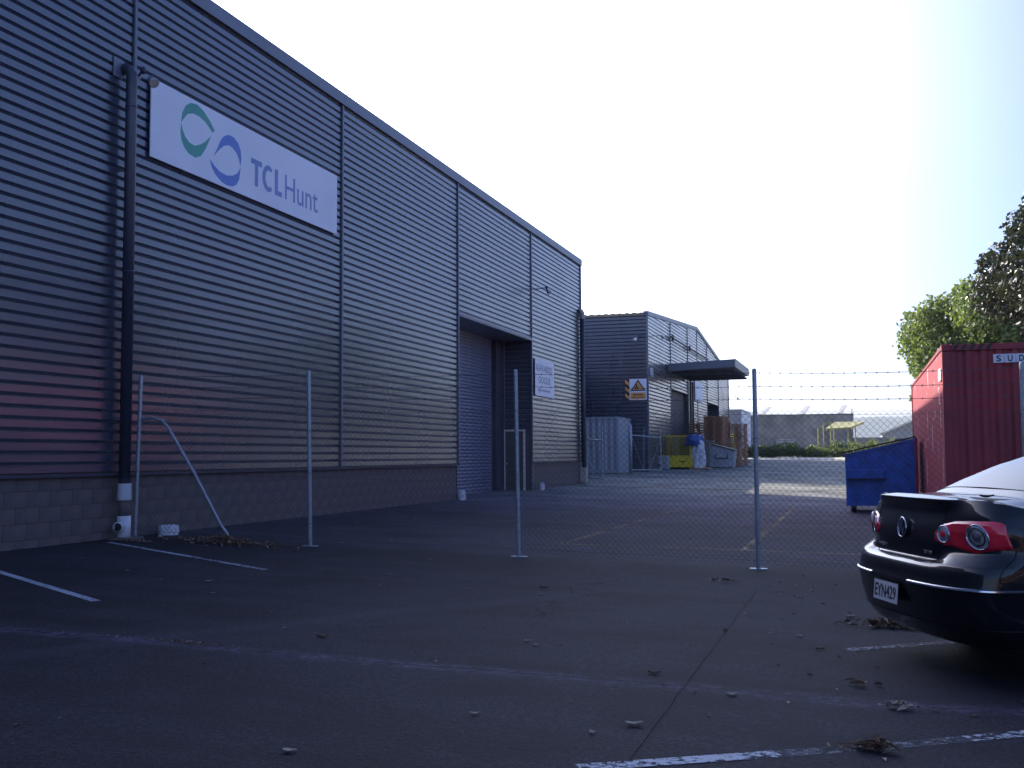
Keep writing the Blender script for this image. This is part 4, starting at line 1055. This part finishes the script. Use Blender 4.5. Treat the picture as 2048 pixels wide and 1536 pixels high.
yb_ = MB(); leafcloud(yb_, [(-9.4, 89.2, 2.75, .5), (-9.3, 89.2, 2.1, .42), (-9.2, 89.2, 1.6, .4)], 900, .12, 9, shell=.3)
top('shrub', yb_, M['leafy'], (-9.3, 88.9, gz(-9.3, 88.9)), 'yellow green shrub just right of the pallet stacks', 'shrub')
def flax(x, y, s, label):
    b = MB(); rnd = random.Random(int(x * 10)); g0 = gz(x, y)
    for i in range(46):
        a = rnd.uniform(0, 6.28); el = rnd.uniform(.35, 1.4); L_ = s * rnd.uniform(.7, 1.1); d = Vector((math.cos(a), math.sin(a), 0)); sd_ = Vector((-d.y, d.x, 0)) * .06 * s
        pts = []
        for k_ in range(5):
            t = k_ / 4; p = Vector((x, y, g0 + s * .55)) + d * L_ * t * math.cos(el) + Vector((0, 0, L_ * t * math.sin(el) - .5 * L_ * t * t * math.cos(el))); w_ = (1 - t) ** .6
            pts.append([p - sd_ * w_, p + Vector((0, 0, -.02)), p + sd_ * w_])
        b.grid(pts)
    e = empty('flax_plant', (x, y, g0), 0, label, 'plant', 'spiky plants beyond the hedge')
    b.build('leaf_rosette', M['leafy'], e); MB().tube([(x, y, g0), (x, y, g0 + s * .6)], .12 * s, 8).build('stem', M['trunk'], e)
flax(1.3, 118, 1.45, 'spiky yellow green plant left of the other, above the blue bin')
flax(3.3, 118, 1.35, 'spiky yellow green plant nearer the red container, above the blue bin')
# thin fence posts beyond the hedge
pf = empty('post_and_wire_fence', (-2, 92, 1.0), 0, 'thin rusty post and wire fence above the hedge', 'fence')
for i in range(12):
    x = -12 + i * 1.55; MB().box(x - .03, x + .03, 92, 92.06, .9, 2.1 + random.uniform(0, .2)).build('post', M['pallet'] if i == 8 else M['palg'], pf)
for z in (1.5, 2.0): MB().bar((-12, 92.03, z), (5.05, 92.03, z), .015).build('rail_wire', M['wire'], pf)

# ---------------- blue front-load bin
bn = empty('waste_skip', (.5, 27.3, 0), 0, 'blue steel waste bin with sloping black lid in front of the red container', 'bin')
X0, X1, YA, YB = -.29, 1.22, 26.4, 28.2
body = [(X0 + .02, .16), (X1, .16), (X1, 1.70), (X0, 1.33), (X0 - .02, 1.24)]
MB().poly([(x, YA, z) for x, z in body], (0, YB - YA, 0)).build('body', M['bin'], bn, fixn=True)
MB().poly([(X0 - .10, YA - .05, 1.37), (X1 + .04, YA - .05, 1.735), (X1 + .04, YA - .05, 1.765), (X0 - .10, YA - .05, 1.40)], (0, YB - YA + .1, 0)).build('lid', M['lid'], bn, fixn=True)
MB().poly([(X0 - .03, YA - .03, 1.29), (X1 + .01, YA - .03, 1.66), (X1 + .01, YA - .03, 1.71), (X0 - .03, YA - .03, 1.345)], (0, .028, 0)).build('top_rim', M['bin'], bn, fixn=True)
MB().bbox(X0 + .03, X0 + .83, YA - .13, YA, .79, 1.00, .008).build('fork_pocket', M['bin'], bn)
MB().bbox(X0 + .02, X0 + .85, YA - .14, YA - .0, .765, .79, .004).build('pocket_lip', M['dark'], bn)
MB().bbox(X0 + .80, X0 + .86, YA - .03, YA, .74, 1.08, .005).build('rib', M['bin'], bn)
MB().bbox(X1, X1 + .07, YA, YA + .08, .16, 1.72, .006).build('back_post', M['redc'], bn)
MB().bbox(X0 - .01, X0 + .05, YA - .02, YA, .16, 1.28, .005).build('edge_post', M['bin'], bn)
for x in (X0 + .08, X1 - .2):
    for y in (YA + .12, YB - .25):
        cs = MB().box(x, x + .14, y - .02, y + .10, .115, .16).build('castor', M['dark'], bn)
        MB().lathe([(0, -.025), (.055, -.025), (.065, -.015), (.065, .015), (.055, .025), (0, .025)], (x + .07, y + .04, .065), 'y', 14).build('wheel', M['rubber'], cs, smooth=True)

# ------------------------------------------------------------------ the parked car
M['paint'] = mat('black_car_paint', (.005, .006, .010), .35, 0, 0, 5, coat=.85, spec=.15)
M['cglass'] = mat('car_window_glass', (.01, .012, .015), .04, 0, 0, 5, spec=.6, coat=0)
M['lampred'] = mat('red_lamp_lens', (.68, .018, .045), .10, 0, .25, 6, coat=1)
M['chrome'] = mat('bright_chrome', (.72, .74, .78), .12, 1, .05, 30)
M['lampclear'] = mat('clear_lamp_reflector', (.85, .87, .92), .18, .75, .2, 22, col2=(.25, .26, .30), edge=(.48, .62))
M['plate'] = mat('white_plate', (.62, .64, .66), .4, 0, .04, 5)
M['gap'] = mat('panel_gap', (.002, .002, .003), .9)
CW = .905
car = empty('parked_car', (.16, 7.46, 0), R(21.8), 'black sedan parked at the right edge with its rear towards the fence', 'car')
def lerp(a, b, t): return a + (b - a) * t
def sst(a, b, x):
    t = min(1, max(0, (x - a) / (b - a))); return t * t * (3 - 2 * t)
def rear_f(z, l):
    """distance of the rear skin from the bumper's rearmost point at height z and offset l"""
    c = interp(z, [.20, .26, .34, .42, .50, .55, .566, .60, .66, .685, .70, .705, .72, .80, .90, .97, 1.01, 1.05, 1.075, 1.10], [.20, .10, .045, .025, .012, .004, .0, .014, .020, .035, .06, .105, .12, .112, .122, .15, .16, .14, .13, .145])
    o = interp(z, [.20, .26, .34, .42, .50, .55, .566, .60, .66, .70, .74, .78, .80, .90, .97, 1.01, 1.05, 1.075, 1.10], [.20, .10, .045, .025, .012, .004, .0, .014, .022, .045, .10, .14, .14, .135, .15, .165, .18, .19, .205])
    t = sst(.42, .60, abs(l)); return lerp(c, o, t)
def halfw(z, f):
    w_ = interp(z, [.18, .30, .45, .60, .75, .90, 1.0, 1.10], [.80, .86, .89, .905, .902, .885, .855, .80])
    if f > 3.6: w_ -= .10 * ((f - 3.6) / 1.17) ** 2
    return w_
def fnose(z): return interp(z, [.18, .3, .5, .62, .72, .80, 1.1], [4.62, 4.74, 4.77, 4.75, 4.66, 4.35, 3.9])
NP = 3.1; CR = .46
def outline(p, z):
    """p 0..1 rear centre to corner, 1..2 along the side, 2..3 round the nose"""
    if p <= 1:
        th = p * math.pi / 2; l = math.sin(th) ** (2 / NP); w_ = halfw(z, .4); l *= w_
        c = CR * (1 - max(0, math.cos(th)) ** (2 / NP)); return (rear_f(z, l) * (1) + c * (1 - .25 * sst(.7, 1.05, z)), l)
    fr = rear_f(z, CW) + CR * (1 - .25 * sst(.7, 1.05, z)); fn_ = fnose(z) - .55
    if p <= 2: f = lerp(fr, fn_, p - 1); return (f, halfw(z, f))
    th = (p - 2) * math.pi / 2; w_ = halfw(z, fn_); return (fn_ + (fnose(z) - fn_) * math.sin(th) ** (2 / NP), w_ * max(0, math.cos(th)) ** (2 / NP))
def ztop(f, l):
    z = interp(f, [.15, .20, .35, .60, .9, 1.2, 3.2, 3.6, 3.9, 4.4, 4.75], [1.085, 1.098, 1.088, 1.10, 1.09, 1.03, 1.0, .99, .93, .83, .72])
    return z - .05 * (abs(l) / CW) ** 3
zs_ = [.232, .242, .256, .285, .33, .38, .43, .48, .52, .55, .566, .58, .60, .63, .66, .68, .69, .70, .704, .71, .72, .74, .76, .78, .81, .84, .88, .92, .95, .98, 1.0, 1.02, 1.04, 1.055, 1.068, 1.08]
def zmax(p):
    f, l = outline(p, 1.0); fc = interp(p, [0, .5, .8, 1, 1.15, 1.3, 2, 3], [1.088, 1.082, 1.062, 1.035, 1.01, .99, .955, .74])
    if p >= 2: fc = lerp(.955, .74, sst(2, 2.9, p)) if p < 3 else .74
    elif p > 1.65: fc = lerp(.97, .955, (p - 1.65) / .35)
    return fc
def bodypt(p, z, side, off=0):
    f, l = outline(p, z)
    if off:
        e = .004; f2, l2 = outline(min(3, p + e), z); f1, l1 = outline(max(0, p - e), z)
        if p < .01: tx, ty = 0, 1
        else:
            tx, ty = f2 - f1, l2 - l1
        q_ = math.hypot(tx, ty) or 1; f -= ty / q_ * off * (1); l += tx / q_ * off
    return (f, l * side, z)
ps = [i / 30 for i in range(31)] + [1 + i / 90 for i in range(1, 91)] + [2 + i / 16 for i in range(1, 17)]
WH = [(1.03, .335), (3.74, .335)]; RW = .335
def build_body():
    for side in (1,): pass
    b = MB(); import itertools
    rows = []
    full = [(p, -1) for p in reversed(ps)] + [(p, 1) for p in ps[1:]]
    n = len(full)
    for zi, z in enumerate(zs_):
        row = []
        for (p, sd_) in full:
            zm = zmax(p); t = (z - zs_[0]) / (zs_[-1] - zs_[0]); zz = z if zm > 1.07 else (z if z < .66 else lerp(.66, zm, (z - .66) / (zs_[-1] - .66)))
            x, y, q_ = bodypt(p, zz, sd_)
            # wheel arch: push skin points out to the arch circle
            for (wf, wz) in WH:
                d = math.hypot(x - wf, zz - wz)
                if d < RW and abs(y) > .6:
                    k_ = RW / max(d, .02)
                    if d > RW - .045: x, q_ = wf + (x - wf) * k_, wz + (zz - wz) * k_
            row.append((x, y, q_))
        rows.append(row)
    # deck, bonnet: contract the top ring to the spine
    ring = rows[-1]
    for k_ in (.04, .10, .18, .28, .4, .55, .7, .85, 1.0):
        row = []
        for (x, y, z) in ring:
            sx = min(4.1, max(.55, x)); xx = lerp(x, sx, k_); yy = lerp(y, 0, k_)
            zt_ = ztop(xx, yy); zz = lerp(z, zt_, min(1, k_ * 6)); row.append((xx, yy, zz))
        rows.append(row)
    # faces, leaving the wheel arches open
    v = [p for r_ in rows for p in r_]; f = []
    for i in range(len(rows) - 1):
        for j in range(n):
            j2 = (j + 1) % n
            if j2 == 0 : continue
            q_ = [v[i * n + j], v[i * n + j2], v[(i + 1) * n + j2], v[(i + 1) * n + j]]
            cx_ = sum(a[0] for a in q_) / 4; cz_ = sum(a[2] for a in q_) / 4; cy_ = sum(a[1] for a in q_) / 4
            if i < len(zs_) - 1 and abs(cy_) > .6 and any(math.hypot(cx_ - wf, cz_ - wz) < RW - .006 for wf, wz in WH): continue
            f.append((i * n + j, i * n + j2, (i + 1) * n + j2, (i + 1) * n + j))
    cut = (len(zs_) - 1) * n; d_ = MB()
    b.v = v[:cut + n]; b.f = [q for q in f if max(q) < cut + n]
    d_.v = v[cut:]; d_.f = [tuple(i - cut for i in q) for q in f if min(q) >= cut]
    return b, d_
bd, dk = build_body(); bd.build('body', M['paint'], car, smooth=True, local=True); dk.build('deck_panel', M['paint'], car, smooth=True, local=True)
# underside and inner arches
MB().box(.28, 4.55, -.56, .56, .232, .27).box(1.5, 3.25, -.78, .78, .232, .27).build('underbody', M['rubber'], car, local=True)
for wf, wz in WH:
    for sd_ in (1, -1):
        mb = MB(); rws = []
        for y in (.60, .86): rws.append([(wf + (RW - .004) * math.cos(a), y * sd_, wz + (RW - .004) * math.sin(a)) for a in [R(-25) + R(230) * k_ / 20 for k_ in range(21)]])
        mb.grid(rws); mb.build('wheel_arch', M['rubber'], car, local=True)
        MB().box(wf - .33, wf + .33, sd_ * .6 - .01, sd_ * .6 + .01, .2, .66).build('arch_liner', M['rubber'], car, local=True)
        y0_ = sd_ * .775
        tp = [(.20, -.10), (.235, -.112), (.29, -.115), (.312, -.095), (.318, -.06), (.318, .06), (.312, .095), (.29, .115), (.235, .112), (.20, .10)]
        wl = MB().lathe([(r_, h) for r_, h in tp], (wf, y0_, .318), 'y', 36).build('wheel', M['rubber'], car, smooth=True, local=True)
        rim = MB().lathe([(.215, .10 * sd_), (.205, .06 * sd_), (.19, -.02 * sd_), (.05, -.02 * sd_), (0, -.02 * sd_)], (wf, y0_, .318), 'y', 30)
        for k_ in range(7):
            a = 2 * math.pi * k_ / 7; rim.bar((wf + .03 * math.cos(a), y0_ + .075 * sd_, .318 + .03 * math.sin(a)), (wf + .205 * math.cos(a), y0_ + .085 * sd_, .318 + .205 * math.sin(a)), .045, .02)
        rim.lathe([(0, .09 * sd_), (.04, .088 * sd_), (.045, .07 * sd_)], (wf, y0_, .318), 'y', 12)
        rim.build('rim', M['galv'], wl, local=True)
# cabin
def zroof(f): return interp(f, [.60, .80, 1.0, 1.25, 1.5, 1.75, 2.1, 2.6, 3.0, 3.2, 3.45, 3.8], [1.085, 1.195, 1.288, 1.372, 1.422, 1.445, 1.462, 1.46, 1.42, 1.35, 1.20, .985])
def belt(f): return interp(f, [.6, 1.1, 2, 3.8], [1.055, 1.03, .99, .94])
def hb_(f): return interp(f, [.6, .8, 1.2, 2, 3.2, 3.8], [.68, .74, .80, .815, .80, .74])
def cab(f, t, off=0):
    """t 0..1 across from one belt to the other"""
    a = math.pi * t; zb_, zr_ = belt(f), zroof(f)
    c, s_ = math.cos(a), math.sin(a)
    hr = 1 - .20 * max(0, (zr_ - zb_)) / .45
    l = hb_(f) * (abs(c) ** .42) * (1 if c > 0 else -1); h = s_ ** .72
    l *= lerp(1, .80, h ** 1.4 * min(1, (zr_ - zb_) / .4))
    return (f, l, zb_ + (zr_ - zb_) * h + off)
fsx = [.60 + i * .04 for i in range(81)]
tt = [i / 48 for i in range(49)]
mb = MB(); mb.grid([[cab(f, t) for t in tt] for f in fsx]); mb.build('roof', M['paint'], car, smooth=True, local=True)
def glass(f0, f1, t0, t1, name, off=.004, shrink=None):
    fs_ = [f0 + (f1 - f0) * i / 16 for i in range(17)]; rws = []
    for f in fs_:
        row = []
        for k_ in range(25):
            t = lerp(t0, t1, k_ / 24); x, y, z = cab(f, t); zc_ = belt(f) - .1; 
            v_ = Vector((0, y, z - zc_)).normalized()
            dx = (zroof(f + .02) - zroof(f - .02)) / .04; nn = Vector((-dx * .8, v_.y, v_.z)).normalized()
            row.append((x + nn.x * off, y + nn.y * off, z + nn.z * off))
        rws.append(row)
    return MB().grid(rws).build(name, M['cglass'], car, smooth=True, local=True)
glass(.685, 1.52, .135, .865, 'rear_window', .006)
glass(3.12, 3.74, .13, .87, 'windscreen', .005)
for (a, b_) in ((1.42, 2.20), (2.26, 3.05)):
    glass(a, b_, .035, .16, 'side_window'); glass(a, b_, .84, .965, 'side_window')
# bright strip along the belt and rear window edge
# bumper chrome strip, following the skin, broken at the number plate
def along(p0, p1, z, side, hw, off, name, m, zf=None, n=24, thick=.006):
    mb = MB(); rws = []
    for i in range(n + 1):
        p = lerp(p0, p1, i / n); zc_ = z if zf is None else zf(p)
        a = bodypt(p, zc_ - hw, side, .001); b_ = bodypt(p, zc_ - hw * .5, side, off + thick); c = bodypt(p, zc_ + hw * .5, side, off + thick); d = bodypt(p, zc_ + hw, side, .001)
        rws.append([a, b_, c, d])
    return mb.grid(rws).build(name, m, car, smooth=False, local=True)
def p_of_l(l, z):
    lo, hi = 0, 1
    for _ in range(40):
        md = (lo + hi) / 2
        if outline(md, z)[1] < l: lo = md
        else: hi = md
    return lo
along(p_of_l(.27, .57), 1.12, .572, 1, .009, .004, 'bumper_strip', M['chrome'], n=50)
along(p_of_l(.27, .57), 1.12, .572, -1, .009, .004, 'bumper_strip', M['chrome'], n=50)
# tail lamps: patches that follow the body skin
def lamp(side):
    def zb_(u): return interp(u, [0, .10, .22, .35, .5, .65, .8, 1], [.835, .805, .80, .785, .775, .79, .80, .81])
    def zt_(u): return interp(u, [0, .10, .25, .5, .8, .95, 1], [.875, .935, .955, .962, .965, .96, .945])
    pa, pb_ = p_of_l(.41, .85), p_of_l(.862, .86)
    rws = []; nu, nv = 44, 12
    for j in range(nv + 1):
        row = []
        for i in range(nu + 1):
            u = i / nu; v_ = j / nv; z = lerp(zb_(u), zt_(u), v_)
            edge = min(u * nu, (1 - u) * nu, v_ * nv, (1 - v_) * nv); off = .001 if edge < .5 else .012 + .004 * math.sin(math.pi * v_)
            row.append(bodypt(lerp(pa, pb_, u), z, side, off))
        rws.append(row)
    lp = MB().grid(rws).build('tail_lamp', M['lampred'], car, smooth=True, local=True)
    def disc(pc, zc_, r_, off, m, nm, rim=True, r_in=0, squash=1.0):
        c0 = Vector(bodypt(pc, zc_, side, off)); e = .01
        # tangent in metres
        ta = (Vector(bodypt(pc + e, zc_, side, off)) - Vector(bodypt(pc - e, zc_, side, off)))
        sc = ta.length / (2 * e)
        rws = []
        for rr_ in ([r_in, (r_in + r_) / 2, r_]):
            rws.append([Vector(bodypt(pc + rr_ * squash * math.cos(a) / sc, zc_ + rr_ * math.sin(a), side, off + .006 * (1 - rr_ / r_) + (0.0))) for a in [2 * math.pi * k_ / 28 for k_ in range(28)]])
        o = MB().grid(rws, True).build(nm, m, lp, smooth=True, local=True)
        if rim:
            pts = rws[-1]; MB().tube(pts, .0045, 6, closed=True).build('lamp_ring', M['chrome'], lp, smooth=True, local=True)
        return o
    pL = p_of_l(.505, .86); pR = p_of_l(.745, .86)
    disc(pL, .875, .050, .018, M['lampclear'], 'small_reflector'); disc(pL, .875, .020, .026, M['lampred'], 'small_bulb', False)
    disc(pR, .872, .072, .018, M['lampclear'], 'large_reflector'); disc(pR, .872, .028, .028, M['chrome'], 'large_bulb', False)
    disc(pR + .001, .873, .054, .0245, M['black'], 'reflector_groove', False, .046)
    return lp
lamp(1); lamp(-1)
# panel gaps
def seam(pts, w_=.0035, name='panel_gap'):
    MB().tube(pts, w_, 5, caps=False).build(name, M['gap'], car, local=True)
for sd_ in (1, -1):
    pts = [bodypt(p_of_l(.47, z), z, sd_, -.001) for z in (1.05, 1.02, .98, .95)]
    seam(pts)
    pts = [bodypt(p_of_l(l, z), z, sd_, -.001) for l, z in ((.47, .765), (.46, .74), (.44, .715), (.40, .704), (.2, .703), (.01, .703))]
    seam(pts)
    pts = [bodypt(p_of_l(.867, .86), z, sd_, -.001) for z in (.80, .76, .70, .66, .62)]
    seam(pts)
    seam([bodypt(lerp(p_of_l(.867, .86), 1.25, i / 12), .62, sd_, -.001) for i in range(13)], .003)
    seam([(lerp(.30, .60, i / 6), sd_ * (.70 - .04 * (i / 6)), ztop(lerp(.30, .60, i / 6), .7) - .004) for i in range(7)], .003)
    # lower bumper crease
    along(0.0, 1.1, .34, sd_, .006, .0, 'bumper_crease', M['paint'], n=40, thick=.002)
# number plate
pl = empty('number_plate', (0, 0, 0)); pl.parent = car
tl = R(8); fz = -.012
def platept(l, h, d): # l to the right seen from behind = -y
    return (fz - d * math.cos(tl) + h * math.sin(tl) * .6, -l, .475 + h * math.cos(tl))
MB().poly([platept(-.185, -.068, 0), platept(.185, -.068, 0), platept(.185, .068, 0), platept(-.185, .068, 0)], (-.006, 0, 0)).build('plate_back', M['black'], pl, local=True, fixn=True)
MB().poly([platept(-.18, -.0625, .006), platept(.18, -.0625, .006), platept(.18, .0625, .006), platept(-.18, .0625, .006)], (-.003, 0, 0)).build('plate_face', M['plate'], pl, local=True, fixn=True)
o0 = Vector(platept(-.160, -.042, .0095)); upv = Vector(platept(0, .05, 0)) - Vector(platept(0, -.05, 0))
textmesh('EYN429', o0, (0, -1, 0), upv, .32, .085, M['black'], 'plate_characters', pl, bold=.014, thick=.0015, local=True)
# round badge: ring with a V over a W
bc = Vector((rear_f(.885, 0) - .012, 0, .885)); bt = R(4)
def bpt(l, h, d=0): return (bc.x - d + h * math.sin(bt), -l, bc.z + h)
bg_ = MB().lathe([(0, -.004), (.060, -.004), (.062, .01)], bc, 'x', 28).build('badge', M['black'], car, local=True)
MB().tube([bpt(.062 * math.cos(a), .062 * math.sin(a), .006) for a in [2 * math.pi * k_ / 32 for k_ in range(32)]], .006, 6, closed=True).build('badge_ring', M['chrome'], bg_, local=True, smooth=True)
mb = MB()
for poly_ in ([(-.026, .052), (0, .008), (.026, .052)], [(-.052, .026), (-.026, -.046), (0, -.002), (.026, -.046), (.052, .026)]):
    for a, b_ in zip(poly_, poly_[1:]): mb.bar(bpt(*a, .007), bpt(*b_, .007), .009, .006)
mb.build('badge_letters', M['chrome'], bg_, local=True)
# model lettering under the lamps
M['chromed'] = mat('dull_chrome_lettering', (.35, .36, .40), .3, 1, .05, 30)
fx_ = outline(p_of_l(.34, .752), .752)[0] - .006
textmesh('PASSAT', (fx_, .40, .742), (0, -1, 0), (0, 0, 1), .13, .022, M['chromed'], 'lettering', car, bold=.01, thick=.002, local=True)
textmesh('2.0 TDI', (fx_, -.28, .742), (0, -1, 0), (0, 0, 1), .10, .020, M['chromed'], 'lettering', car, bold=.01, thick=.002, local=True)
# mirrors, handles, exhaust
for sd_ in (1, -1):
    MB().tube([(3.0, sd_ * .83, 1.0), (3.02, sd_ * .95, 1.02), (3.0, sd_ * 1.03, 1.03)], [.03, .075, .05], 10).build('door_mirror', M['paint'], car, smooth=True, local=True)
    for f in (1.75, 2.75): MB().tube([(f, sd_ * .905, .86), (f + .09, sd_ * .925, .865), (f + .18, sd_ * .905, .86)], .012, 6).build('door_handle', M['paint'], car, smooth=True, local=True)
MB().tube([(.26, .5, .235), (.5, .5, .235)], .028, 12).build('exhaust_pipe', M['dark'], car, smooth=True, local=True)
# dry leaf on the boot lid
# ------------------------------------------------------------------ fallen leaves
def leafobj(x, y, s, a, m, label, curl=.35, z=None, grp=None):
    b = MB(); rnd = random.Random(int(x * 1000 + y * 77)); rws = []
    g0 = gz(x, y) if z is None else z
    for i in range(7):
        t = i / 6; w_ = math.sin(math.pi * min(1, t * .93 + .05)) ** .7 * s * .32
        row = []
        for k_ in (-1, -.5, 0, .5, 1):
            lx = (t - .5) * s; ly = k_ * w_ * (1 + rnd.uniform(-.15, .15)); lz = .004 + curl * s * (abs(k_) ** 1.5 * .35 + (t - .5) ** 2 * .9) + rnd.uniform(0, .003)
            row.append((x + lx * math.cos(a) - ly * math.sin(a), y + lx * math.sin(a) + ly * math.cos(a), g0 + lz))
        rws.append(row)
    b.grid(rws)
    return top('fallen_leaf', b, m, (x, y, g0), label, 'leaf', grp)
LV = [(-1.09, 5.35, .13, .3, 'deadp', 'large pale curled leaf on the asphalt just above the flaked white line'),
      (-1.25, 5.13, .07, 1.9, 'deadp', 'thin pale leaf sliver just left of the saw cut near the white line'),
      (-3.63, 6.93, .12, .5, 'dead', 'brown leaf beyond the worn pale seam, left of centre'),
      (-1.22, 6.62, .11, .2, 'dead', 'dark brown curled leaf touching the far side of the worn seam beside the saw cut'),
      (-.71, 6.21, .09, .1, 'deadp', 'pale leaf on the near side of the worn seam, right of the saw cut'),
      (-2.83, 9.73, .10, .6, 'deadp', 'light brown leaf at the end of the wandering crack'),
      (-2.95, 10.2, .12, .2, 'dead', 'dark leaf just beyond the light brown leaf by the wandering crack'),
      (-1.89, 5.26, .08, .4, 'deadp', 'small pale leaf alone in the dark lower middle of the asphalt'),
      (-6.05, 9.2, .11, 1.1, 'deadp', 'pale curled leaf between the two left parking lines'),
      (-5.55, 8.5, .07, .4, 'deadp', 'small pale leaf near the tip of the nearer left parking line'),
      (-.29, 7.87, .09, .3, 'dead', 'brown leaf in front of the faint white line near the car'),
      (-2.25, 7.35, .07, .2, 'deadp', 'small pale leaf nearer the middle of the car park, left one of a pair'),
      (-2.15, 7.22, .08, .7, 'deadp', 'pale leaf nearer the middle of the car park, right one of a pair'),
      (-.45, 8.35, .09, .2, 'deadp', 'pale leaf lying between the saw cut and the car'),
      (-1.0, 8.4, .09, 2.4, 'dead', 'dark crumpled leaf on the saw cut line'),
      (-.1, 9.5, .13, .2, 'deadp', 'flat pale leaf left of the leaf heap behind the car'),
      (-.55, 10.6, .10, .3, 'deadp', 'pale leaf midway between the fence and the car'),
      (-.95, 9.3, .06, .3, 'deadp', 'tiny pale leaf beyond the dark crumpled leaf on the saw cut'),
      (-5.0, 5.3, .09, .4, 'dead', 'brown leaf alone at the far left of the near asphalt'),
      (-2.42, 4.32, .10, .1, 'deadp', 'pale leaf cut by the bottom edge of the picture')]
for (x, y, s_, a, m_, lb) in LV: leafobj(x, y, s_ * .68, a, M[m_], lb)
lf = leafobj(0, 0, .09, .4, M['dead'], 'small dry leaf lying on the black boot lid', z=0)
ch, sh = math.cos(R(21.8)), math.sin(R(21.8))
lf.location = (.16 + .42 * ch + .50 * sh, 7.46 + .42 * sh - .50 * ch, ztop(.42, .5) + .004)
def heap(x, y, rx_, ry_, h, n, size, label, seed, cols=('dead', 'deadp'), a0=0):
    rnd = random.Random(seed); b = MB()
    for i in range(n):
        r_ = abs(rnd.gauss(0, .45)); a = rnd.uniform(0, 6.28); ex, ey = r_ * math.cos(a) * rx_, r_ * math.sin(a) * ry_
        px_, py_ = x + ex * math.cos(a0) - ey * math.sin(a0), y + ex * math.sin(a0) + ey * math.cos(a0)
        z = gz(px_, py_) + .004 + h * max(0, 1 - r_) * rnd.random()
        s_ = size * rnd.uniform(.5, 1.3); t = Vector((rnd.gauss(0, 1), rnd.gauss(0, 1), rnd.gauss(0, .35))).normalized(); nn = Vector((rnd.gauss(0, .5), rnd.gauss(0, .5), 1)).normalized(); u_ = t.cross(nn).normalized()
        p = Vector((px_, py_, z + s_ * .15)); w_ = s_ * rnd.uniform(.2, .45)
        b.add([p - t * s_ / 2, p + u_ * w_ / 2 + nn * s_ * .1, p + t * s_ / 2, p - u_ * w_ / 2 + nn * s_ * .1], [(0, 1, 2, 3)])
    me = b.mesh('leaf_heap', M[cols[0]], (x, y, gz(x, y))); me.materials.append(M[cols[1]])
    for p in me.polygons: p.material_index = 1 if rnd.random() < .18 else 0
    o = bpy.data.objects.new('leaf_heap', me); COL.objects.link(o); o.location = (x, y, gz(x, y))
    return tag(o, label, 'leaves', None, 'stuff')
heap(-8.15, 12.75, 1.2, .38, .10, 1500, .055, 'low heap of brown leaves around the foot of the fence brace', 1, a0=-.25)
heap(-9.35, 12.35, .5, .12, .02, 120, .05, 'few brown leaves at the wall foot by the downpipe', 2)
heap(.22, 9.1, .42, .20, .05, 170, .09, 'small heap of dry leaves behind the parked car', 3, ('dead', 'deadp'))
heap(.17, 6.22, .16, .06, .03, 45, .07, 'short row of crushed pale leaves in front of the worn seam', 4, ('deadp', 'dead'))
heap(.04, 5.32, .16, .06, .04, 60, .09, 'twiggy brown leaf cluster on the flaked white line', 5)
heap(-.05, 6.75, .10, .05, .03, 22, .07, 'dark leaf crumbs right of the saw cut beyond the seam', 6, ('dead', 'black'))
heap(-1.35, 11.5, .25, .07, .02, 30, .07, 'brown leaf crumbs on the asphalt in front of the fence', 7)
heap(-4.4, 6.35, .9, .03, .01, 150, .03, 'line of gritty leaf crumbs caught in the left end of the worn seam', 8)
# loose crumbs everywhere
rnd = random.Random(12); b = MB()
for i in range(300):
    x, y = rnd.uniform(-9.5, 4), rnd.uniform(3.5, 26) ; 
    if rnd.random() < .45: x, y = rnd.uniform(-1, 2.5), rnd.uniform(5, 12)
    s_ = rnd.uniform(.008, .03); a = rnd.uniform(0, 6.28); z = gz(x, y) + .004
    dx, dy = math.cos(a) * s_, math.sin(a) * s_
    b.add([(x - dx, y - dy, z), (x + dy * .4, y - dx * .4, z + s_ * .3), (x + dx, y + dy, z), (x - dy * .4, y + dx * .4, z + s_ * .3)], [(0, 1, 2, 3)])
me = b.mesh('leaf_litter', M['dead']); me.materials.append(M['deadp'])
for p in me.polygons: p.material_index = 1 if rnd.random() < .35 else 0
o = bpy.data.objects.new('leaf_litter', me); COL.objects.link(o); tag(o, 'scattered leaf crumbs and grit over the asphalt', 'litter', None, 'stuff')

# ------------------------------------------------------------------ thin afternoon haze over the whole place
hz_m = bpy.data.materials.new('thin_haze'); hz_m.use_nodes = True
t = hz_m.node_tree; t.nodes.remove(t.nodes['Principled BSDF']); pv = t.nodes.new('ShaderNodeVolumePrincipled')
pv.inputs['Color'].default_value = (.80, .88, 1, 1); pv.inputs['Density'].default_value = .0002; pv.inputs['Anisotropy'].default_value = .2
t.links.new(pv.outputs[0], t.nodes['Material Output'].inputs['Volume'])
tag(MB().box(-3200, 3200, -3200, 3600, -2, 75).build('haze', hz_m), kind='stuff')
